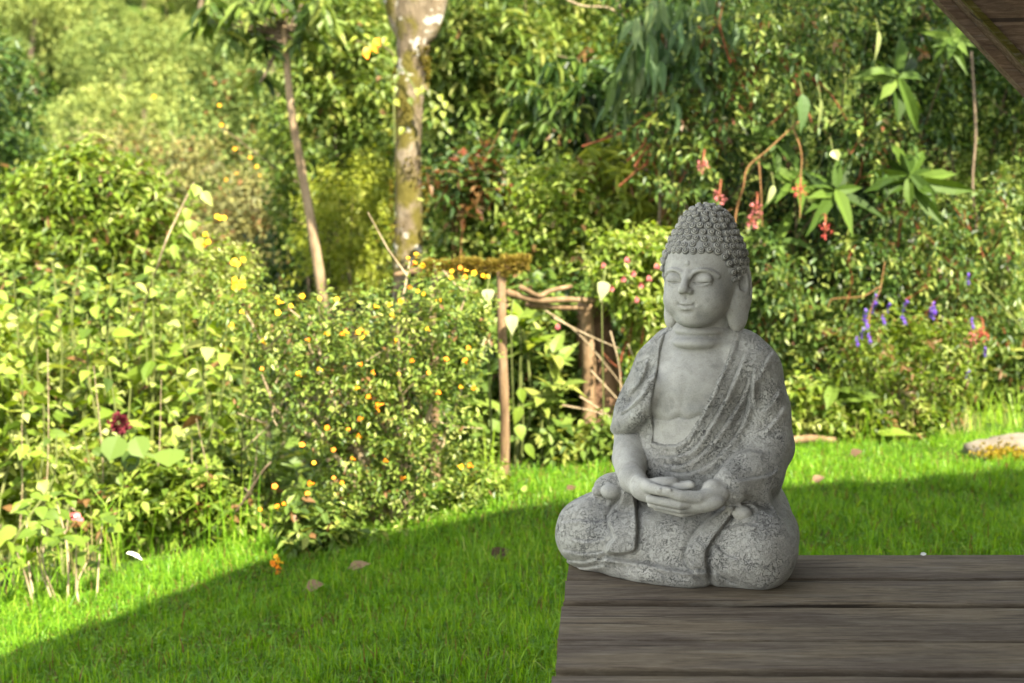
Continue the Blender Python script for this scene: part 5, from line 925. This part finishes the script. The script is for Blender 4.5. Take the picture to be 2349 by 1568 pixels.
# whorled big leaves
WH=[('whorl_plant','big leaf whorl right of the orange branch with a pale bud',1870,980,7.2,[(1900,450)],13,.26,.062,.45),
 ('whorl_plant','big leaf whorl in the middle of the right hedge',2080,980,7.22,[(2085,415)],13,.25,.06,.5),
 ('whorl_plant','big leaf whorl highest under the brace',2050,980,7.15,[(2045,190)],12,.24,.062,.5),
 ('whorl_plant','bright leaf whorl touching the brace edge',2190,980,7.3,[(2185,95)],11,.18,.05,.6),
 ('whorl_plant','large leaf whorl low on the ground beside the stone arm',1900,985,6.9,[(1915,905)],9,.25,.075,.95),
 ('whorl_plant','leaf whorl with long leaves just above the stone head',1760,980,7.4,[(1770,560)],10,.20,.05,.5),
 ('whorl_plant','dim leaf whorl left of the orange branch',1800,980,7.3,[(1820,420),(1770,330)],10,.22,.055,.45)]
for i,(nm,lb,x,y,dp,tops,n,l_,w_,ti) in enumerate(WH):
    r=bigleaf(nm,lb,'plant',x,y,dp,tops,M_whorl if ti<.7 else M_mid,M_twig,740+i,n+3,l_*(1.12 if i!=4 else .85),w_*1.05,'lance' if i in (0,3,6) else 'strap',min(.55,ti-.05),(.22 if i!=4 else .45),.2,(.15*(-1)**i,-.7,.55) if i!=4 else (-.1,-.3,.9),.005); r['group']='big leaf whorls in the right hand hedge'
for i,(x,y,dp,d,up,ln,wd,ti,mt,lb) in enumerate(((1840,215,6.9,(0.05,-.2,-1),(.4,-1,.1),.19,.07,.6,M_blue,'long grey green leaf hanging over the orange branch'),(1775,425,6.9,(-.3,-.2,-1),(.3,-1,.2),.10,.035,.7,M_pale_l,'pale yellow leaf hanging right of the orange branch'),(1882,225,6.9,(0,-.1,-1),(.3,-1,0),.16,.02,.45,M_pale_l,'narrow pale standing bud leaf above the left whorl'),(1910,345,6.8,(.3,-.4,-.6),(-.2,-1,.5),.06,.05,.45,M_pale_l,'crumpled pale yellow leaf on the left whorl'),(2015,70,6.9,(-.05,-.2,-1),(.3,-1,.1),.15,.025,.5,M_pale_l,'twisted pale leaf high beside the top whorl'))):
    g=at(x,y,dp); root=tag(empty('hanging_leaf',g),lb,'leaf','single big leaves hanging in the hedge'); mb=MB(); leaves(mb,np.array([g]),np.array([d],float),np.array([up],float),ln,wd,'lance',np.array([ti]),True); mb.build('blade',mt,root); mb=MB(); tube(mb,spline([g,g+[0,.1,.06],g+[.02,.45,-.1]],4),.003,.003,4); mb.build('stalk',M_gst,root)
twig('orange_branch','forked bare orange branch arching behind the stone head','branch',[(1680,560,6.95),(1690,480,6.95),(1705,430,6.9),(1715,385,6.9),(1760,345,6.9),(1820,290,6.95),(1850,265,7.1)],.0055,.0025,M_orst,None,[[(1818,292,6.95),(1838,350,6.9),(1836,420,6.9),(1835,500,6.9)],[(1740,370,6.9),(1745,430,6.9),(1748,520,6.9)],[(1640,500,7.),(1680,480,6.95)]])
twig('orange_branch','thin hooked orange branch above the purple flowers','branch',[(2000,800,6.9),(1995,720,6.9),(2020,660,6.9),(1980,680,6.9),(1920,685,6.9),(1905,690,6.9),(1900,705,6.9)],.0035,.002,M_orst,None,[[(1995,720,6.9),(1985,750,6.9)],[(2020,660,6.9),(2030,600,6.95)]])
twig('liana','slender brown woody liana hanging in the right hedge','liana',[(2228,120,7.7),(2238,300,7.5),(2231,420,7.4),(2240,560,7.4),(2228,700,7.6)],.007,.006,M_twig)
twig('garden_cane','straight green cane reaching in from the right edge','cane',[(2349,760,7.0),(2290,690,7.0),(2240,640,7.05)],.005,.003,M_gst)
twig('bare_branch','bare pale branch high left of the hanging grey leaves','branch',[(1415,0,8.5),(1440,60,8.5),(1480,150,8.5)],.008,.006,M_pale,None,[[(1440,60,8.5),(1400,20,8.6),(1340,15,8.6),(1300,0,8.6)]])
for i,(x,y,lb) in enumerate(((1612,380,'pink berry cluster left above the stone head'),(1650,450,'pink berry cluster close over the stone curls'),(1725,510,'coral berry cluster at the foot of the orange branch'),(1835,440,'red berry cluster left of the big whorl'),(1892,530,'red berry cluster lowest right of the stone head'),(1735,480,'small coral berry cluster on the orange branch'),(2230,780,'pink flower cluster beside the purple flowers'),(2255,770,'red flower cluster at the right end of the purple flowers'))):
    g=at(x,y,6.85); root=tag(empty('berry_cluster',g),lb,'berries','red and pink berry clusters'); rg=np.random.default_rng(760+i); q,D=clump_points([cl(x,y,6.85,13,17)],46,rg,.2); mb=MB(); leaves(mb,q,D+rg.normal(0,.4,D.shape),rg.normal(0,1,D.shape),.011,.008,'round',.5); mb.build('berries',M_red if i in (3,4,7) else M_pink,root); mb=MB(); tube(mb,spline([g,g+[.02,.1,.08],g+[.05,.45,.05]],4),.004,.004,4)
    for k in range(8): tube(mb,[g+[0,.01,.02],q[k]],.002,.001,3)
    mb.build('stalk',M_rdst,root)
# purple flowered bush with dry stems, low growth along the lawn edge
root,P_,D_,rg=shrub('purple_flower_bush','half dry bush with small purple flower spikes','bush',None,(2060,1010),6.95,[(2050,800,100,70),(2130,850,90,80),(1990,860,70,70),(2080,930,120,60),(2180,800,60,60)],M_bright,M_pale,770,520,8,.12,.05,.014,'lance',.36,.2,.5,.2,0,shell=.15)
add_stems(root,'stem',ground_at(2070,1012,6.95),P_[rg.choice(len(P_),26,replace=False)],rg,.006,M_pale,n_sub=3,sides=4)
def spike():
    mb=MB(); rg=np.random.default_rng(2)
    for k in range(6): rosette(mb,(rg.normal(0,.004),rg.normal(0,.004),k*.011),(0,0,1),6,.016,.010,rg,'round',.5,.1,.3,False)
    return mb
MESHES['spike']=spike
for x,y in ((1975,770),(1968,785),(1990,745),(1982,730),(2030,735),(2035,710),(2070,708),(2078,735),(2135,720),(2140,725),(2145,712),(2220,645),(2258,810),(2005,690),(2000,712),(2232,745),(2215,860),(1997,778)): put_flower(root,at(x,y+10,6.75),(rg.normal(0,.25),-.2,1),rg.uniform(.7,1.1),M_purple,'spike')
LO=[('low_plant','low bright plants at the lawn edge beside the stone arm',(1880,1012),[(1870,970,50,40),(1930,985,50,35),(1850,920,30,40)],M_bright,.5),('low_plant','low leafy plants at the lawn edge under the purple flowers',(2040,1010),[(2030,985,70,30),(2110,975,50,35)],M_bright,.4),('low_plant','low green plants at the lawn edge left of the stone elbow',(1390,1075),[(1370,1040,50,40),(1320,1055,50,35),(1430,1010,30,50)],M_mid,.65),('low_plant','low trailing plants in the sun right of the orange flowered bush',(1110,1200),[(1080,1190,60,35),(1110,1150,40,45),(1040,1215,40,30)],M_bright,.5),('low_plant','mixed low weeds left of the dry stalks',(310,1225),[(300,1180,60,40),(250,1210,50,35),(360,1150,50,50)],M_bright,.4),('low_plant','mixed low weeds at the foot of the red twig',(500,1225),[(480,1180,55,40),(540,1200,50,40),(440,1140,60,50)],M_bright,.45),('low_plant','darker low weeds under the broad round leaves',(380,1190),[(380,1110,80,40),(300,1090,60,40),(470,1090,60,40)],M_mid,.6),('low_plant','shaded nettle like plants at the foot of the orange flowered bush',(760,1285),[(740,1250,70,35),(830,1270,60,25),(700,1220,40,40)],M_mid,.5)]
for i,(nm,lb,b,cls,mt,ti) in enumerate(LO): shrub(nm,lb,'plant','low plants along the lawn edge',b,[6.9,6.9,6.1,5.45,5.3,5.3,5.55,5.0][i],cls,mt,M_gst,780+i,190,7,.09,.055,.028,'ovate',ti,.2,.5,.35,3,.004)
# broad leaf on the grass, rock, log
g=ground_at(2035,1020,6.75); root=tag(empty('broad_leaf',g),'broad bright green leaf lying on the lawn edge','leaf'); mb=MB(); leaves(mb,np.array([g+[-.05,0,.05]]),np.array([[1,-.35,.12]]),np.array([[0,-.5,1]]),.17,.085,'ovate',np.array([.5]),True); mb.build('blade',M_bright,root)
def rock(name,label,cat,px,py,dp,r,seed,mat,sq=(1,1,1)):
    rg=np.random.default_rng(seed); g=ground_at(px,py,dp); nu,nv=28,16; V=[]
    ph=rg.uniform(0,6,12)
    for j in range(nv+1):
        th=math.pi*j/nv
        for i in range(nu):
            a=2*math.pi*i/nu; d=np.array([math.sin(th)*math.cos(a),math.sin(th)*math.sin(a),math.cos(th)])
            q=1+.12*math.sin(d[0]*4+ph[0]+2*d[2])+.10*math.sin(d[1]*5+ph[1])*math.sin(d[2]*4+ph[2])+.05*math.sin(d[0]*11+ph[3])*math.sin(d[1]*9+ph[4])+.03*math.sin(d[2]*17+ph[5]+d[0]*8); d=np.sign(d)*np.abs(d)**.8; V.append(g+d*q*np.array(r))
    Q=[(j*nu+i,(j+1)*nu+i,(j+1)*nu+(i+1)%nu,j*nu+(i+1)%nu) for j in range(nv) for i in range(nu)]
    root=tag(empty(name,g),label,cat); MB().add(V,Q).build('body',mat,root,True); return root,g
M_rock=barkmat('pale_rock',[(.085,.072,.054),(.15,.13,.10),(.22,.195,.155)],7,(1,1,1),.7); 
root,g=rock('pale_rock','pale flat rock with yellow moss at the lawn edge','rock',2320,1062,6.3,(.19,.13,.085),5,M_rock)
rg=np.random.default_rng(62); n=900; q=np.stack([g[0]-.07+rg.normal(0,.06,n),g[1]-.13+rg.normal(0,.03,n),g[2]+.02+rg.normal(0,.02,n)],1); mb=MB(); leaves(mb,q,rg.normal(0,1,(n,3))+[0,-.5,.6],rg.normal(0,1,(n,3)),.02,.009,'small',rg.uniform(.3,1,n)); mb.build('moss',leafmat('rock_moss',[(.10,.09,.01),(.20,.16,.015),(.32,.22,.02)],.2,.1,.8),root)['kind']='stuff'
log=tag(empty('fallen_branch',ground_at(1855,1032,6.7)),'pale fallen branch lying in the grass behind the stone arm','branch'); mb=MB(); a,b=ground_at(1790,1034,6.7),ground_at(1915,1030,6.75); tube(mb,spline([a+[0,0,.02],(a+b)/2+[0,0,.03],b+[0,0,.02]],4),.022,.016,8,rr,.1); mb.build('wood',M_rust,log,True)
# ---------------------------------------------------------------- things lying on the lawn and deck
def on_lawn(x,y):
    dp=5.
    for _ in range(12): g=ground_at(x,y,dp); d=cam_ray(x,y); dp=(g[2]-CAMH)/(d[2]/d[1])
    return ground_at(x,y,dp)
for i,(x,y,l_,w_,mt,ti,lb) in enumerate(((1153,1298,.075,.05,M_brown,.15,'curled dark brown leaf on the grass left of the stone knee'),(725,1368,.06,.045,M_brown,.85,'small pinkish dry leaf on the shaded grass'),(828,1322,.075,.035,M_brown,.95,'tan dry leaf in front of the orange flowered bush'),(1965,1056,.055,.04,M_brown,.3,'brown dry leaf on sunlit grass behind the deck'),(1405,1068,.06,.05,M_yel,.75,'yellow fallen leaf beside the stone elbow'),(1878,1118,.05,.035,M_brown,.8,'tan dry leaf on the grass beside the stone hip'),(1316,1140,.05,.03,M_brown,.2,'dark dry leaf on sunlit grass left of the stone knee'))):
    g=on_lawn(x,y); root=tag(empty('fallen_leaf',g),lb,'leaf','fallen leaves on the lawn'); rg=np.random.default_rng(800+i); mb=MB(); leaves(mb,np.array([g+[-l_*.5,0,.028]]),np.array([[1,rg.normal(0,.5),.35]]),np.array([[rg.normal(0,.3),-.9,.8]]),l_,w_,'ovate',np.array([ti]),True); mb.build('blade',mt,root); mb=MB(); tube(mb,[g+[-l_*.5,0,.028],g+[-l_*.75,.01,.012]],.0014,.001,4); mb.build('stalk',M_pale,root)
g=on_lawn(316,1297); root=tag(empty('white_petal',g),'long white petal lying on the sunlit grass','petal'); mb=MB(); leaves(mb,np.array([g+[-.04,0,.045]]),np.array([[1,-.1,-.08]]),np.array([[0,-.45,1]]),.058,.017,'strap',np.array([.5]),True); mb.build('blade',M_white,root)
g=ground_at(2118,1281,2.66); g[2]=.004; root=tag(empty('white_flake',g),'tiny white flake on the back plank of the deck','flake'); mb=MB(); leaves(mb,np.array([g+[-.006,0,.002]]),np.array([[1,.1,.2]]),np.array([[0,-.6,1]]),.013,.009,'round',np.array([.5])); mb.build('chip',M_white,root)
# unseen tree beside the hut, added to dapple the hedge with shade
small_tree('unseen_shade_tree','unseen leafy tree added beside the shelter to dapple the right hand hedge','tree',None,7.,[(3500,1000,7.2),(3560,300,7.0),(3500,-500,6.8),(3300,-900,6.6)],[(2500,-1000,260,110,6.2,.5),(2950,-1050,240,110,6.4,.5),(2100,-1120,180,90,6.0,.45),(2750,-1250,220,100,6.8,.5),(2300,-900,120,60,6.6,.4)],M_mid,M_twig,900,r0=.10,r1=.06,n=700,k=8,L=.2,ln=.10,wd=.05,shape='ovate',tint=.5,limbs=9)
